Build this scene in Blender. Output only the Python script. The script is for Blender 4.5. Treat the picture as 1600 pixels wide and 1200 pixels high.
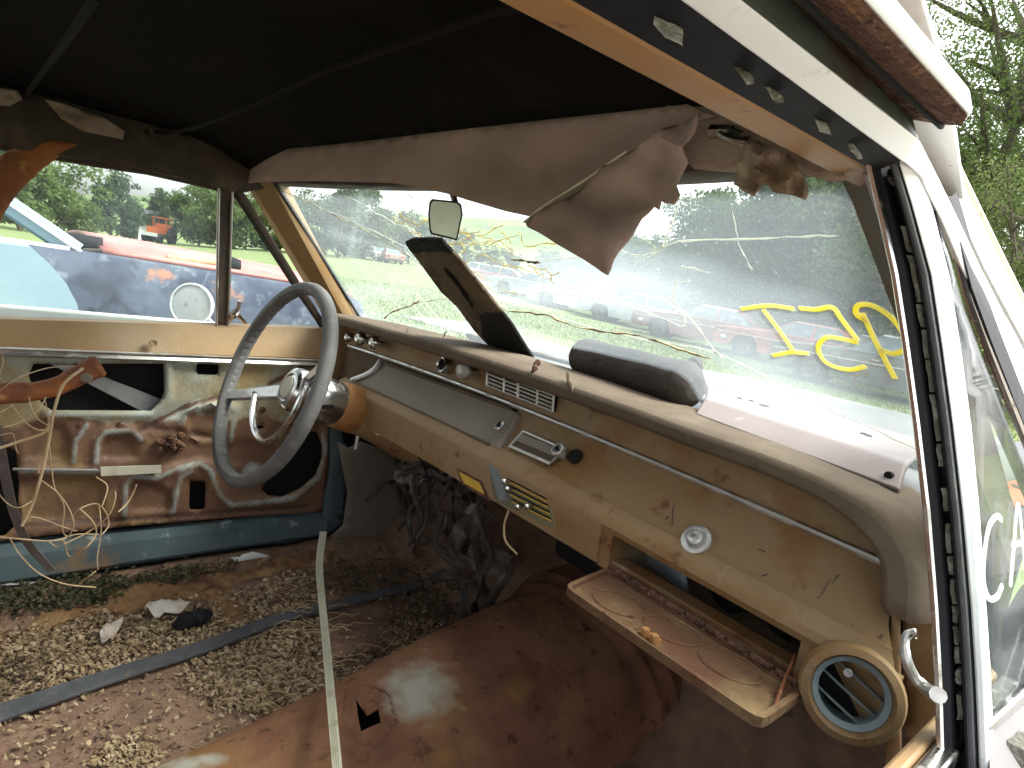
import bpy, bmesh, math, random
import numpy as np
from mathutils import Vector, Matrix, noise
from mathutils.geometry import delaunay_2d_cdt
random.seed(7); rng = np.random.default_rng(7)
for o in list(bpy.data.objects): bpy.data.objects.remove(o)
scene = bpy.context.scene
col = scene.collection
rad = math.radians
# ------------------------------------------------------------------ camera
CAM = np.array([.7913, -.7071, 1.1184]); YAW, PITCH, ROLL, FOC = .8289, .155, .1717, 953.3   # focal length in pixels of a 1600 px wide frame
_f = np.array([-math.sin(YAW)*math.cos(PITCH), math.cos(YAW)*math.cos(PITCH), -math.sin(PITCH)])
_r = np.array([math.cos(YAW), math.sin(YAW), 0]); _u = np.cross(_r, _f)
CR = _r*math.cos(ROLL) + _u*math.sin(ROLL); CU = -_r*math.sin(ROLL) + _u*math.cos(ROLL); CF = _f
cd = bpy.data.cameras.new('camera'); cam = bpy.data.objects.new('camera', cd); col.objects.link(cam)
cam.matrix_world = Matrix([[CR[i], CU[i], -CF[i], CAM[i]] for i in range(3)] + [[0, 0, 0, 1]])
cd.sensor_fit = 'HORIZONTAL'; cd.sensor_width = 36; cd.lens = FOC/1600*36; cd.clip_start = .02; cd.clip_end = 3000
scene.camera = cam
# ------------------------------------------------------------------ sky, sun, exposure
SUN_EL, SUN_AZ = rad(52), rad(35)            # azimuth measured from +y towards +x
w = bpy.data.worlds.new('World'); scene.world = w; w.use_nodes = True
nt = w.node_tree; nt.nodes.clear()
sk = nt.nodes.new('ShaderNodeTexSky'); sk.sky_type = 'NISHITA'; sk.sun_disc = False
sk.sun_elevation = SUN_EL; sk.sun_rotation = SUN_AZ; sk.dust_density = 4; sk.air_density = 1.0; sk.ozone_density = 1
hs = nt.nodes.new('ShaderNodeHueSaturation'); hs.inputs['Saturation'].default_value = .22
bg = nt.nodes.new('ShaderNodeBackground'); bg.inputs[1].default_value = .15
wo = nt.nodes.new('ShaderNodeOutputWorld')
nt.links.new(sk.outputs[0], hs.inputs['Color']); nt.links.new(hs.outputs[0], bg.inputs[0]); nt.links.new(bg.outputs[0], wo.inputs[0])
sl = bpy.data.lights.new('sun', 'SUN'); sl.energy = 1.5; sl.angle = rad(25); sl.color = (1, .96, .9)
so = bpy.data.objects.new('sun', sl); col.objects.link(so)
sdir = Vector((math.sin(SUN_AZ)*math.cos(SUN_EL), math.cos(SUN_AZ)*math.cos(SUN_EL), math.sin(SUN_EL)))
so.rotation_euler = (-sdir).to_track_quat('-Z', 'Y').to_euler()
vs = scene.view_settings; vs.view_transform = 'Standard'; vs.look = 'None'; vs.gamma = 1; vs.exposure = 2.1; vs.use_curve_mapping = False
scene.render.engine = 'CYCLES'; scene.cycles.max_bounces = 7; scene.cycles.diffuse_bounces = 4; scene.cycles.glossy_bounces = 3; scene.cycles.transparent_max_bounces = 12
# ------------------------------------------------------------------ pixel -> place
def ray(u, v): return CF + CR*(u-800)/FOC + CU*(600-v)/FOC
def PA(k, u, v, val):
    d = ray(u, v); return CAM + d*((val-CAM[k])/d[k])
def PX(u, v, x): return PA(0, u, v, x)
def PY(u, v, y): return PA(1, u, v, y)
def PZ(u, v, z): return PA(2, u, v, z)
def PD(u, v, dep): return CAM + ray(u, v)*dep
def PP(u, v, p0, n):
    d = ray(u, v); n = np.array(n, float); return CAM + d*(((np.array(p0)-CAM)@n)/(d@n))
def PPL(u, v, a, b, c):
    a, b, c = map(np.array, (a, b, c)); return PP(u, v, a, np.cross(b-a, c-a))
SX0, SZ0, SX1, SZ1 = .738, .9127, .640, 1.224           # side glass leans in from sill to roof
def PS(u, v, s, off=0.):
    n = np.array([SZ1-SZ0, 0, SX0-SX1]); n /= np.linalg.norm(n); n[0] *= s
    return PP(u, v, np.array([s*SX0, 0, SZ0]) + n*off, n)
def side_pt(y, z, s, off=0.):
    n = np.array([SZ1-SZ0, 0, SX0-SX1]); n /= np.linalg.norm(n); n[0] *= s
    t = (z-SZ0)/(SZ1-SZ0); return np.array([s*(SX0+(SX1-SX0)*t), y, z]) + n*off
# windscreen: curved sheet between cowl and roof header
WB = (.70, .065, .10, .98); WT = (.585, -.225, .05, 1.25)   # half width, y at corner, forward bulge, z
def wy(x, z):
    t = (z-WB[3])/(WT[3]-WB[3]); W = WB[0]+(WT[0]-WB[0])*t
    return (WB[1]+(WT[1]-WB[1])*t) + (WB[2]+(WT[2]-WB[2])*t)*(1-min(1.5, (x/W)**2))
def PW(u, v, off=0.):
    d = ray(u, v); lo, hi = .15, 4.
    g = lambda t: (CAM+d*t)[1]-off - wy((CAM+d*t)[0], (CAM+d*t)[2])
    for _ in range(50):
        m = (lo+hi)/2
        if g(m) > 0: hi = m
        else: lo = m
    return CAM+d*lo
# ground: the field falls away to the left of the car and rises ahead of it
_far = [(100, 368), (200, 374), (330, 384), (450, 391), (540, 399), (640, 412), (730, 428), (860, 455), (1000, 484), (1200, 522), (1440, 570)]
_az, _sl = [], []
for u, v in _far:
    d = ray(u, v); h = math.hypot(d[0], d[1]); _az.append(math.atan2(-d[0], d[1])); _sl.append(d[2]/h + .016)
_az, _sl = np.array(_az[::-1]), np.array(_sl[::-1])
def gslope(az):
    s = np.interp(az, _az, _sl, left=_sl[0], right=_sl[-1]); return s
def gz(x, y):
    r = math.hypot(x, y); az = math.atan2(-x, y)
    k = 0 if r < 3 else min(1, (r-3)/6)
    s = float(gslope(az)) if abs(az) < 2 else 0.
    if abs(az) > 1.6: s *= max(0, 1-(abs(az)-1.6)/.9) if az > 0 else 0.
    if az < -.2: s = float(_sl[0])*max(0, 1-(-az-.2)/1.6)
    return r*s*k if r < 120 else 120*s
def PG(u, v):
    d = ray(u, v); t = .5
    for _ in range(4000):
        p = CAM+d*t
        if p[2] < gz(p[0], p[1]): return p
        t *= 1.004
        if t > 400: return p
    return p
def at_dist(u, dist):                      # a place on the ground, dist metres deep, in the direction of picture column u
    d = ray(u, 500); h = np.array([d[0], d[1]])/(CF[:2]@CF[:2])**.5
    x, y = CAM[0]+d[0]*dist, CAM[1]+d[1]*dist
    return np.array([x, y, gz(x, y)])
# ------------------------------------------------------------------ mesh helpers
class MB:
    def __init__(s): s.v = []; s.f = []
    def add(s, v, f):
        n = len(s.v); s.v += [tuple(map(float, p)) for p in v]; s.f += [tuple(i+n for i in q) for q in f]; return s
    def box(s, c, size, rot=None):
        hx, hy, hz = [q/2 for q in size]; R = np.array(rot.to_3x3()) if rot is not None else np.eye(3)
        vs_ = [np.array(c) + R@np.array((a*hx, b*hy, d*hz)) for a in (-1, 1) for b in (-1, 1) for d in (-1, 1)]
        return s.add(vs_, [(0, 1, 3, 2), (4, 6, 7, 5), (0, 4, 5, 1), (2, 3, 7, 6), (0, 2, 6, 4), (1, 5, 7, 3)])
    def hexa(s, lo, hi):                    # two quads (4 points each)
        return s.add(list(lo)+list(hi), [(3, 2, 1, 0), (4, 5, 6, 7), (0, 1, 5, 4), (1, 2, 6, 5), (2, 3, 7, 6), (3, 0, 4, 7)])
    def loft(s, secs, closed=True, cap=True):
        n = len(secs[0]); vs_ = [p for q in secs for p in q]; fs = []
        m = n if closed else n-1
        for i in range(len(secs)-1):
            for j in range(m): fs.append((i*n+j, i*n+(j+1) % n, (i+1)*n+(j+1) % n, (i+1)*n+j))
        if cap and closed: fs += [tuple(range(n-1, -1, -1)), tuple((len(secs)-1)*n+j for j in range(n))]
        return s.add(vs_, fs)
    def tube(s, path, r, n=8, flat=1., up=None, cap=True):
        path = [np.array(p, float) for p in path]; k = len(path); rs = r if hasattr(r, '__len__') else [r]*k
        secs = []; pu = None
        for i, p in enumerate(path):
            t = path[min(i+1, k-1)]-path[max(i-1, 0)]; t = t/(np.linalg.norm(t)+1e-9)
            if pu is None:
                a = np.array(up, float) if up is not None else (np.array([0, 0, 1.]) if abs(t[2]) < .9 else np.array([1., 0, 0]))
            else: a = pu
            e1 = a - t*(a@t); e1 = e1/(np.linalg.norm(e1)+1e-9); pu = e1; e2 = np.cross(t, e1)
            secs.append([p + rs[i]*(flat*math.cos(2*math.pi*j/n)*e1 + math.sin(2*math.pi*j/n)*e2) for j in range(n)])
        return s.loft(secs, True, cap)
    def lathe(s, o, axis, prof, n=24, closed=False):   # prof: (radius, height along the axis)
        ax = Vector(axis).normalized(); a = ax.orthogonal().normalized(); b = ax.cross(a); o = Vector(o)
        secs = [[o + ax*h + (a*math.cos(2*math.pi*j/n)+b*math.sin(2*math.pi*j/n))*r for j in range(n)] for r, h in prof]
        if closed: secs.append(secs[0])
        return s.loft(secs, True, not closed)
    def strip(s, A, B, thick):              # a band between two polylines, with thickness vector
        t = np.array(thick, float)
        return s.loft([[a, b, np.array(b)+t, np.array(a)+t] for a, b in zip(A, B)])
    def ribbon(s, path, wid, nrm, th):      # a flat stroke
        path = [np.array(p, float) for p in path]; nrm = np.array(nrm, float); nrm /= np.linalg.norm(nrm); secs = []; k = len(path)
        for i, p in enumerate(path):
            t = path[min(i+1, k-1)]-path[max(i-1, 0)]; t /= np.linalg.norm(t)+1e-9; e = np.cross(t, nrm); e /= np.linalg.norm(e)+1e-9
            wv = wid[i] if hasattr(wid, '__len__') else wid
            secs.append([p-e*wv/2, p+e*wv/2, p+e*wv/2+nrm*th, p-e*wv/2+nrm*th])
        return s.loft(secs)
def spline(pts, k=6):                       # Catmull-Rom through the points
    P = [np.array(p, float) for p in pts]; P = [2*P[0]-P[1]] + P + [2*P[-1]-P[-2]]; out = []
    for i in range(1, len(P)-2):
        for j in range(k):
            t = j/k; a, b, c, d = P[i-1:i+3]
            out.append(.5*((2*b)+(c-a)*t+(2*a-5*b+4*c-d)*t*t+(3*b-a-3*c+d)*t**3))
    return out+[P[-2]]
def setp(o, label=None, cat=None, group=None, kind=None):
    for k, v in (('label', label), ('category', cat), ('group', group), ('kind', kind)):
        if v: o[k] = v
    return o
def empty(name, loc, label=None, cat=None, group=None, rz=0):
    o = bpy.data.objects.new(name, None); o.empty_display_size = .1; col.objects.link(o); o.location = Vector(loc); o.rotation_euler = (0, 0, rz)
    return setp(o, label, cat, group)
def mesh(name, mb, mat, smooth=35):
    me = bpy.data.meshes.new(name); me.from_pydata(mb.v, [], mb.f)
    bm = bmesh.new(); bm.from_mesh(me); bmesh.ops.recalc_face_normals(bm, faces=bm.faces); bm.to_mesh(me); bm.free()
    if mat: me.materials.append(mat)
    if smooth:
        me.shade_smooth(); me.set_sharp_from_angle(angle=rad(smooth))
    return me
def obj(name, mb, mat, parent=None, smooth=35, bevel=0, seg=2, solid=0, sub=0, label=None, cat=None, group=None, kind=None):
    me = mesh(name, mb, mat, smooth) if isinstance(mb, MB) else mb
    o = bpy.data.objects.new(name, me); col.objects.link(o)
    if parent is not None:
        o.parent = parent; o.matrix_parent_inverse = (Matrix.Translation(parent_loc(parent))).inverted()
    if solid:
        m = o.modifiers.new('solid', 'SOLIDIFY'); m.thickness = solid; m.offset = 0
    if bevel:
        m = o.modifiers.new('bevel', 'BEVEL'); m.width = bevel; m.segments = seg; m.limit_method = 'ANGLE'; m.angle_limit = rad(40); m.harden_normals = False
    if sub:
        m = o.modifiers.new('sub', 'SUBSURF'); m.levels = sub; m.render_levels = sub
    return setp(o, label, cat, group, kind)
def parent_loc(p):
    v = Vector((0, 0, 0))
    while p is not None:
        if p.type == 'EMPTY': v += p.location
        p = p.parent
    return v
def inpoly(u, v, poly):
    c = False; j = len(poly)-1
    for i in range(len(poly)):
        (a, b), (d, e) = poly[i], poly[j]
        if (b > v) != (e > v) and u < (d-a)*(v-b)/(e-b)+a: c = not c
        j = i
    return c
def fill(poly, fn, dens=24, holes=()):      # triangulated patch inside an outline, mapped to space by fn
    def sub(pl):
        out = []
        for i, p in enumerate(pl):
            q = pl[(i+1) % len(pl)]; n = max(1, int(math.hypot(q[0]-p[0], q[1]-p[1])/dens))
            out += [(p[0]+(q[0]-p[0])*k/n, p[1]+(q[1]-p[1])*k/n) for k in range(n)]
        return out
    pts = []; edges = []
    for pl in (poly,)+tuple(holes):
        b = sub(pl); n0 = len(pts); pts += b; edges += [(n0+i, n0+(i+1) % len(b)) for i in range(len(b))]
    us = [p[0] for p in poly]; vs_ = [p[1] for p in poly]
    a = min(us)+dens*.5; row = 0
    while a < max(us):
        b = min(vs_)+dens*.5*(row % 2+.5)
        while b < max(vs_):
            if inpoly(a, b, poly) and not any(inpoly(a, b, h) for h in holes):
                if all((a-q[0])**2+(b-q[1])**2 > (dens*.4)**2 for q in pts[:len(edges)]): pts.append((a, b))
            b += dens
        a += dens*.87; row += 1
    v2, e2, f2, *_ = delaunay_2d_cdt([Vector(p) for p in pts], edges, [], 0, 1e-5)
    m = MB(); keep = []
    for f in f2:
        cu = sum(v2[i][0] for i in f)/len(f); cv = sum(v2[i][1] for i in f)/len(f)
        if inpoly(cu, cv, poly) and not any(inpoly(cu, cv, h) for h in holes): keep.append(tuple(f))
    m.add([fn(p[0], p[1]) for p in v2], keep)
    used = sorted({i for f in m.f for i in f}); mp = {a: b for b, a in enumerate(used)}
    m.v = [m.v[i] for i in used]; m.f = [tuple(mp[i] for i in f) for f in m.f]
    return m
def nz(p, s=1., seed=0): return noise.noise(Vector(p)*s+Vector((seed*7.1, seed*3.3, seed*1.7)))
# ------------------------------------------------------------------ materials
def mat(name, base, rough=.6, metal=0., layers=(), bump=0., bscale=60., spec=.4, coord='Object', var=.0, vscale=8., coat=0.):
    """base colour, then layers (colour, scale, low, high[, stretch][, rough]) mixed in by noise; a layer whose scale is a string reads that vertex attribute"""
    m = bpy.data.materials.new(name); m.use_nodes = True; t = m.node_tree; N = t.nodes; L = t.links
    b = N['Principled BSDF']; b.inputs['Metallic'].default_value = metal; b.inputs['Specular IOR Level'].default_value = spec
    b.inputs['Coat Weight'].default_value = coat
    tc = N.new('ShaderNodeTexCoord'); co = tc.outputs[coord]
    c = N.new('ShaderNodeRGB'); c.outputs[0].default_value = (*base, 1); cs = c.outputs[0]
    rv = N.new('ShaderNodeValue'); rv.outputs[0].default_value = rough; rs = rv.outputs[0]
    if var:
        n = N.new('ShaderNodeTexNoise'); n.inputs['Scale'].default_value = vscale; n.inputs['Detail'].default_value = 6; L.new(co, n.inputs['Vector'])
        mr = N.new('ShaderNodeMapRange'); mr.inputs[1].default_value = .3; mr.inputs[2].default_value = .7; mr.inputs[3].default_value = 1-var; mr.inputs[4].default_value = 1+var; L.new(n.outputs[0], mr.inputs[0])
        mx = N.new('ShaderNodeMix'); mx.data_type = 'RGBA'; mx.blend_type = 'MULTIPLY'; mx.inputs[0].default_value = 1; L.new(cs, mx.inputs[6]); L.new(mr.outputs[0], mx.inputs[7]); cs = mx.outputs[2]
    for i, ly in enumerate(layers):
        cc, sc, lo, hi = ly[:4]; st = ly[4] if len(ly) > 4 and ly[4] else (1, 1, 1); lr = ly[5] if len(ly) > 5 else None
        if isinstance(sc, str):
            n = N.new('ShaderNodeAttribute'); n.attribute_name = sc; src = n.outputs['Fac']
            nn = N.new('ShaderNodeTexNoise'); nn.inputs['Scale'].default_value = 35; nn.inputs['Detail'].default_value = 8; L.new(co, nn.inputs['Vector'])
            ad = N.new('ShaderNodeMath'); ad.operation = 'MULTIPLY_ADD'; ad.inputs[1].default_value = .9; L.new(nn.outputs[0], ad.inputs[0])
            sb = N.new('ShaderNodeMath'); sb.operation = 'SUBTRACT'; sb.inputs[1].default_value = .45; L.new(src, sb.inputs[0]); L.new(sb.outputs[0], ad.inputs[2]); src = ad.outputs[0]
        else:
            mp = N.new('ShaderNodeMapping'); mp.inputs['Scale'].default_value = st; mp.inputs['Location'].default_value = (i*3.7+len(name)*.31, i*1.9, i*5.1); L.new(co, mp.inputs[0])
            n = N.new('ShaderNodeTexNoise'); n.inputs['Scale'].default_value = sc; n.inputs['Detail'].default_value = 9; n.inputs['Roughness'].default_value = .62; L.new(mp.outputs[0], n.inputs['Vector']); src = n.outputs[0]
        mr = N.new('ShaderNodeMapRange'); mr.inputs[1].default_value = lo; mr.inputs[2].default_value = hi; L.new(src, mr.inputs[0])
        mx = N.new('ShaderNodeMix'); mx.data_type = 'RGBA'; L.new(mr.outputs[0], mx.inputs[0]); L.new(cs, mx.inputs[6]); mx.inputs[7].default_value = (*cc, 1); cs = mx.outputs[2]
        if lr is not None:
            mf = N.new('ShaderNodeMix'); mf.data_type = 'FLOAT'; L.new(mr.outputs[0], mf.inputs[0]); L.new(rs, mf.inputs[2]); mf.inputs[3].default_value = lr; rs = mf.outputs[0]
            if metal:
                mm = N.new('ShaderNodeMix'); mm.data_type = 'FLOAT'; L.new(mr.outputs[0], mm.inputs[0]); mm.inputs[2].default_value = metal; mm.inputs[3].default_value = 0; L.new(mm.outputs[0], b.inputs['Metallic'])
    L.new(cs, b.inputs['Base Color']); L.new(rs, b.inputs['Roughness'])
    if bump:
        n = N.new('ShaderNodeTexNoise'); n.inputs['Scale'].default_value = bscale; n.inputs['Detail'].default_value = 8; L.new(co, n.inputs['Vector'])
        bp = N.new('ShaderNodeBump'); bp.inputs['Strength'].default_value = bump; bp.inputs['Distance'].default_value = .01; L.new(n.outputs[0], bp.inputs['Height']); L.new(bp.outputs[0], b.inputs['Normal'])
    return m
def glass_mat(name, dirt=.05, smear=.3, lo=.5, hi=.8, scale=4., stretch=(1, 1, 1), tint=(.93, .97, .95), col_=(.75, .82, .86)):
    m = bpy.data.materials.new(name); m.use_nodes = True; t = m.node_tree; N = t.nodes; L = t.links; N.clear()
    out = N.new('ShaderNodeOutputMaterial'); tr = N.new('ShaderNodeBsdfTransparent'); tr.inputs[0].default_value = (*tint, 1)
    gl = N.new('ShaderNodeBsdfGlossy'); gl.inputs['Roughness'].default_value = .02; lw = N.new('ShaderNodeLayerWeight'); fr = N.new('ShaderNodeMath'); fr.operation = 'POWER'; fr.inputs[1].default_value = 4.; L.new(lw.outputs['Facing'], fr.inputs[0])
    fs_ = N.new('ShaderNodeMath'); fs_.operation = 'MULTIPLY_ADD'; fs_.inputs[1].default_value = .28; fs_.inputs[2].default_value = .018; L.new(fr.outputs[0], fs_.inputs[0]); fr = fs_
    m1 = N.new('ShaderNodeMixShader'); L.new(fr.outputs[0], m1.inputs[0]); L.new(tr.outputs[0], m1.inputs[1]); L.new(gl.outputs[0], m1.inputs[2])
    df = N.new('ShaderNodeBsdfDiffuse'); df.inputs[0].default_value = (*col_, 1); tl = N.new('ShaderNodeBsdfTranslucent'); tl.inputs[0].default_value = (*col_, 1)
    m2 = N.new('ShaderNodeMixShader'); m2.inputs[0].default_value = .6; L.new(df.outputs[0], m2.inputs[1]); L.new(tl.outputs[0], m2.inputs[2])
    tc = N.new('ShaderNodeTexCoord'); mp = N.new('ShaderNodeMapping'); mp.inputs['Scale'].default_value = stretch; L.new(tc.outputs['Object'], mp.inputs[0])
    n = N.new('ShaderNodeTexNoise'); n.inputs['Scale'].default_value = scale; n.inputs['Detail'].default_value = 2; L.new(mp.outputs[0], n.inputs['Vector'])
    mr = N.new('ShaderNodeMapRange'); mr.inputs[1].default_value = lo; mr.inputs[2].default_value = hi; mr.inputs[3].default_value = dirt; mr.inputs[4].default_value = smear; L.new(n.outputs[0], mr.inputs[0])
    # specks of dirt
    n2 = N.new('ShaderNodeTexNoise'); n2.inputs['Scale'].default_value = 170; n2.inputs['Detail'].default_value = 1; L.new(tc.outputs['Object'], n2.inputs['Vector'])
    mr2 = N.new('ShaderNodeMapRange'); mr2.inputs[1].default_value = .74; mr2.inputs[2].default_value = .80; mr2.inputs[4].default_value = .15; L.new(n2.outputs[0], mr2.inputs[0])
    ad = N.new('ShaderNodeMath'); ad.use_clamp = True; L.new(mr.outputs[0], ad.inputs[0]); L.new(mr2.outputs[0], ad.inputs[1])
    m3 = N.new('ShaderNodeMixShader'); L.new(ad.outputs[0], m3.inputs[0]); L.new(m1.outputs[0], m3.inputs[1]); L.new(m2.outputs[0], m3.inputs[2]); L.new(m3.outputs[0], out.inputs[0])
    return m
def inkmat(name, c):
    m = mat(name, c, .7); t = m.node_tree; tl = t.nodes.new('ShaderNodeBsdfTranslucent'); tl.inputs[0].default_value = (*c, 1); mx = t.nodes.new('ShaderNodeMixShader'); mx.inputs[0].default_value = .6
    t.links.new(t.nodes['Principled BSDF'].outputs[0], mx.inputs[1]); t.links.new(tl.outputs[0], mx.inputs[2]); t.links.new(mx.outputs[0], t.nodes['Material Output'].inputs[0]); return m
RUST = (.14, .055, .022); RUSTD = (.06, .027, .015); RUSTO = (.30, .115, .03)
M = {}
M['tan'] = mat('tan_paint', (.245, .15, .068), .55, layers=[(( .28, .185, .10), 5, .42, .7), ((.21, .10, .03), 9, .48, .66), (RUST, 22, .60, .68), ((.33, .25, .17), 14, .62, .72), ((.29, .215, .14), 3, .55, .75), ((.07, .035, .02), 55, .70, .73)], bump=.08, bscale=120, var=.1)
M['tan_trim'] = mat('tan_trim_paint', (.265, .165, .075), .55, layers=[((.23, .12, .04), 7, .5, .72), (RUST, 30, .66, .74), ((.30, .215, .13), 4, .55, .72)], bump=.06, bscale=120, var=.12)
M['rail'] = mat('roof_rail_paint', (.30, .18, .09), .5, layers=[((.33, .16, .05), 6, .45, .7), (RUST, 40, .62, .7)], var=.15, bump=.1)
M['pad'] = mat('dash_pad_vinyl', (.125, .09, .064), .85, spec=.2, layers=[((.19, .145, .105), 6, .48, .74), ((.08, .058, .04), 14, .6, .75), ((.23, .19, .15), 30, .62, .75)], bump=.08, bscale=260, var=.15)
M['lens'] = mat('dusty_cluster_lens', (.20, .165, .13), .75, layers=[((.25, .21, .165), 5, .4, .7), ((.14, .115, .09), 40, .62, .7)], bump=.03, var=.1)
M['dash_dark'] = mat('dash_recess', (.09, .06, .035), .7, layers=[((.16, .10, .05), 9, .5, .7)], var=.2)
M['chrome'] = mat('dull_chrome', (.62, .60, .58), .22, 1., layers=[((.35, .31, .27), 40, .55, .7, None, .6), ((.30, .2, .12), 90, .66, .7, None, .8)])
M['alu'] = mat('aluminium_trim', (.55, .53, .50), .38, 1., layers=[((.4, .36, .31), 25, .5, .7, None, .7)])
M['white_metal'] = mat('bright_frame_metal', (.90, .90, .91), .35, .15, layers=[((.6, .56, .5), 50, .62, .72, None, .6)])
M['outer'] = mat('pale_body_paint', (.72, .73, .72), .35, layers=[((.55, .52, .46), 12, .58, .72), (RUST, 45, .68, .72)], var=.05)
M['hood'] = mat('dusty_hood_paint', (.13, .13, .132), .7, spec=.2, layers=[((.165, .16, .155), 4, .4, .7), ((.11, .10, .09), 18, .6, .75), (RUST, 30, .68, .74)], var=.1)
M['blackrub'] = mat('black_rubber', (.010, .010, .013), .7, spec=.2, layers=[((.022, .022, .025), 30, .55, .75)], bump=.08)
M['felt'] = mat('mouldy_felt', (.11, .105, .085), .95, layers=[((.26, .25, .23), 60, .5, .65), ((.06, .07, .045), 45, .52, .7)], bump=.6, bscale=250)
M['rust'] = mat('rusty_floor', (.185, .112, .08), .9, spec=.15, layers=[((.26, .16, .11), 5, .45, .7), ((.13, .065, .042), 8, .5, .72), ((.33, .20, .11), 13, .58, .75), ((.05, .03, .022), 25, .6, .72), ((.30, .25, .2), 30, .66, .76)], bump=.5, bscale=60, var=.25, vscale=20)
M['tunnel'] = mat('rusty_tunnel', (.18, .085, .052), .92, spec=.12, layers=[((.245, .125, .068), 6, .42, .66), ((.13, .056, .036), 9, .5, .7), ((.06, .026, .016), 30, .58, .72), ((.24, .125, .05), 'halo', .5, 1.), ((.36, .33, .27), 'bare', .35, .95)], bump=.25, bscale=70, var=.22, vscale=16)
M['drip'] = mat('rusty_drip', (.15, .075, .05), .9, spec=.15, layers=[((.25, .12, .055), 30, .5, .7), ((.085, .042, .032), 45, .5, .66), ((.30, .24, .20), 130, .58, .68), ((.06, .03, .024), 150, .6, .68)], bump=1., bscale=260, var=.3, vscale=60)
M['drip_side'] = mat('peeling_gutter_side', (.12, .14, .115), .6, layers=[((.13, .055, .035), 14, .52, .62), ((.2, .2, .18), 30, .6, .7)], bump=.3)
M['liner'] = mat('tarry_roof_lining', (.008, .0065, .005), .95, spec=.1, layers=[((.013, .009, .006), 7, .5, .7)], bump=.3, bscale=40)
M['railtorn'] = mat('torn_rail_trim', (.055, .04, .031), .9, layers=[((.10, .07, .052), 8, .48, .66), ((.04, .03, .024), 14, .5, .68)], bump=.4, bscale=50)
M['cloth'] = mat('headliner_cloth', (.37, .26, .235), .95, spec=.1, layers=[((.41, .29, .26), 5, .45, .7), ((.27, .18, .155), 11, .55, .75), ((.42, .33, .29), 60, .62, .75)], bump=.07, bscale=300, var=.08)
M['cloth2'] = mat('stained_scrap_cloth', (.34, .25, .20), .9, layers=[((.15, .085, .045), 14, .5, .68)], bump=.3, bscale=200, var=.12)
M['orange'] = mat('orange_rust', (.30, .10, .03), .8, layers=[((.16, .055, .025), 12, .45, .65), ((.42, .2, .08), 25, .58, .7)], bump=.4, var=.2)
M['door_in'] = mat('rusting_door_steel', (.30, .30, .235), .62, layers=[((.34, .36, .31), 7, .45, .68), ((.27, .19, .085), 6, .44, .62), ((.155, .08, .047), 'rust', .38, .62), ((.23, .145, .06), 10, .53, .68), ((.09, .045, .03), 'rust2', .42, .75), ((.31, .335, .31), 'pale', .45, 1.05)], bump=.18, bscale=80, var=.15)
M['blue'] = mat('pale_blue_door_paint', (.075, .10, .11), .65, spec=.2, layers=[((.05, .072, .085), 6, .45, .7), ((.20, .12, .06), 9, .58, .7), ((.27, .31, .32), 18, .6, .72)], bump=.1, var=.15)
M['kick'] = mat('kick_panel_board', (.17, .145, .11), .8, layers=[((.23, .19, .14), 5, .45, .7)], var=.12)
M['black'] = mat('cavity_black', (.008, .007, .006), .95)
M['dirtmetal'] = mat('dull_galvanised_strip', (.28, .27, .27), .5, .3, layers=[((.18, .14, .1), 14, .52, .68, None, .8)])
M['wheelrim'] = mat('grey_wheel_rubber', (.14, .13, .125), .62, layers=[((.07, .066, .064), 7, .45, .66), ((.22, .205, .2), 15, .56, .76)], bump=.2, bscale=150)
M['collar'] = mat('orange_brown_plastic', (.33, .155, .055), .45, layers=[((.24, .10, .035), 10, .5, .7)], var=.1)
M['cream'] = mat('cream_plastic', (.52, .48, .38), .5, layers=[((.38, .32, .22), 22, .55, .7)])
M['yellowpl'] = mat('yellow_tag_plastic', (.62, .38, .06), .5, layers=[((.4, .25, .06), 30, .55, .7)])
M['greenpl'] = mat('tarnished_control_plate', (.20, .18, .09), .5, .2, layers=[((.10, .12, .11), 12, .45, .6), ((.28, .21, .08), 20, .55, .7)])
M['ventblue'] = mat('dusty_blue_vent', (.22, .27, .29), .6, layers=[((.33, .36, .36), 30, .5, .7)])
M['lid'] = mat('rusty_lid', (.135, .072, .038), .8, spec=.2, layers=[((.12, .05, .028), 9, .46, .64), ((.215, .14, .07), 12, .5, .68), ((.07, .03, .02), 50, .6, .68), ((.25, .19, .12), 90, .66, .74)], bump=.35, bscale=90, var=.2)
M['duct'] = mat('grey_duct_sheet', (.20, .22, .23), .6, layers=[((.12, .11, .10), 12, .55, .7)], var=.1)
M['roll'] = mat('dark_vinyl_roll', (.035, .026, .023), .75, spec=.2, layers=[((.06, .048, .042), 6, .45, .7), ((.11, .095, .085), 40, .64, .76)], bump=.25, bscale=60, var=.15)
M['pink'] = mat('faded_pinkish_plastic', (.235, .185, .18), .65, spec=.25, layers=[((.27, .22, .212), 5, .45, .7), ((.4, .33, .31), 24, .62, .75)], bump=.05)
M['plank'] = mat('rotten_board', (.125, .088, .058), .9, layers=[((.2, .145, .095), 14, .48, .66, (1, 1, .25)), ((.04, .028, .02), 20, .55, .66, (1, 1, .2)), ((.012, .01, .009), 'dark', .4, .62)], bump=.7, bscale=60, var=.2)
M['strip'] = mat('black_rubber_strip', (.065, .066, .072), .6, layers=[((.10, .10, .105), 14, .48, .68), ((.16, .11, .07), 30, .62, .72)], bump=.3, var=.1)
M['ribbed'] = mat('ivory_ribbed_strip', (.50, .47, .36), .6, layers=[((.33, .29, .18), 25, .52, .7), ((.25, .25, .12), 60, .64, .72)])
M['belt'] = mat('faded_belt_webbing', (.10, .075, .065), .9, layers=[((.2, .16, .14), 9, .48, .68)], bump=.4, bscale=300)
M['thread'] = mat('burlap_thread', (.46, .31, .17), .9, layers=[((.56, .44, .28), 20, .45, .65)])
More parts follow.
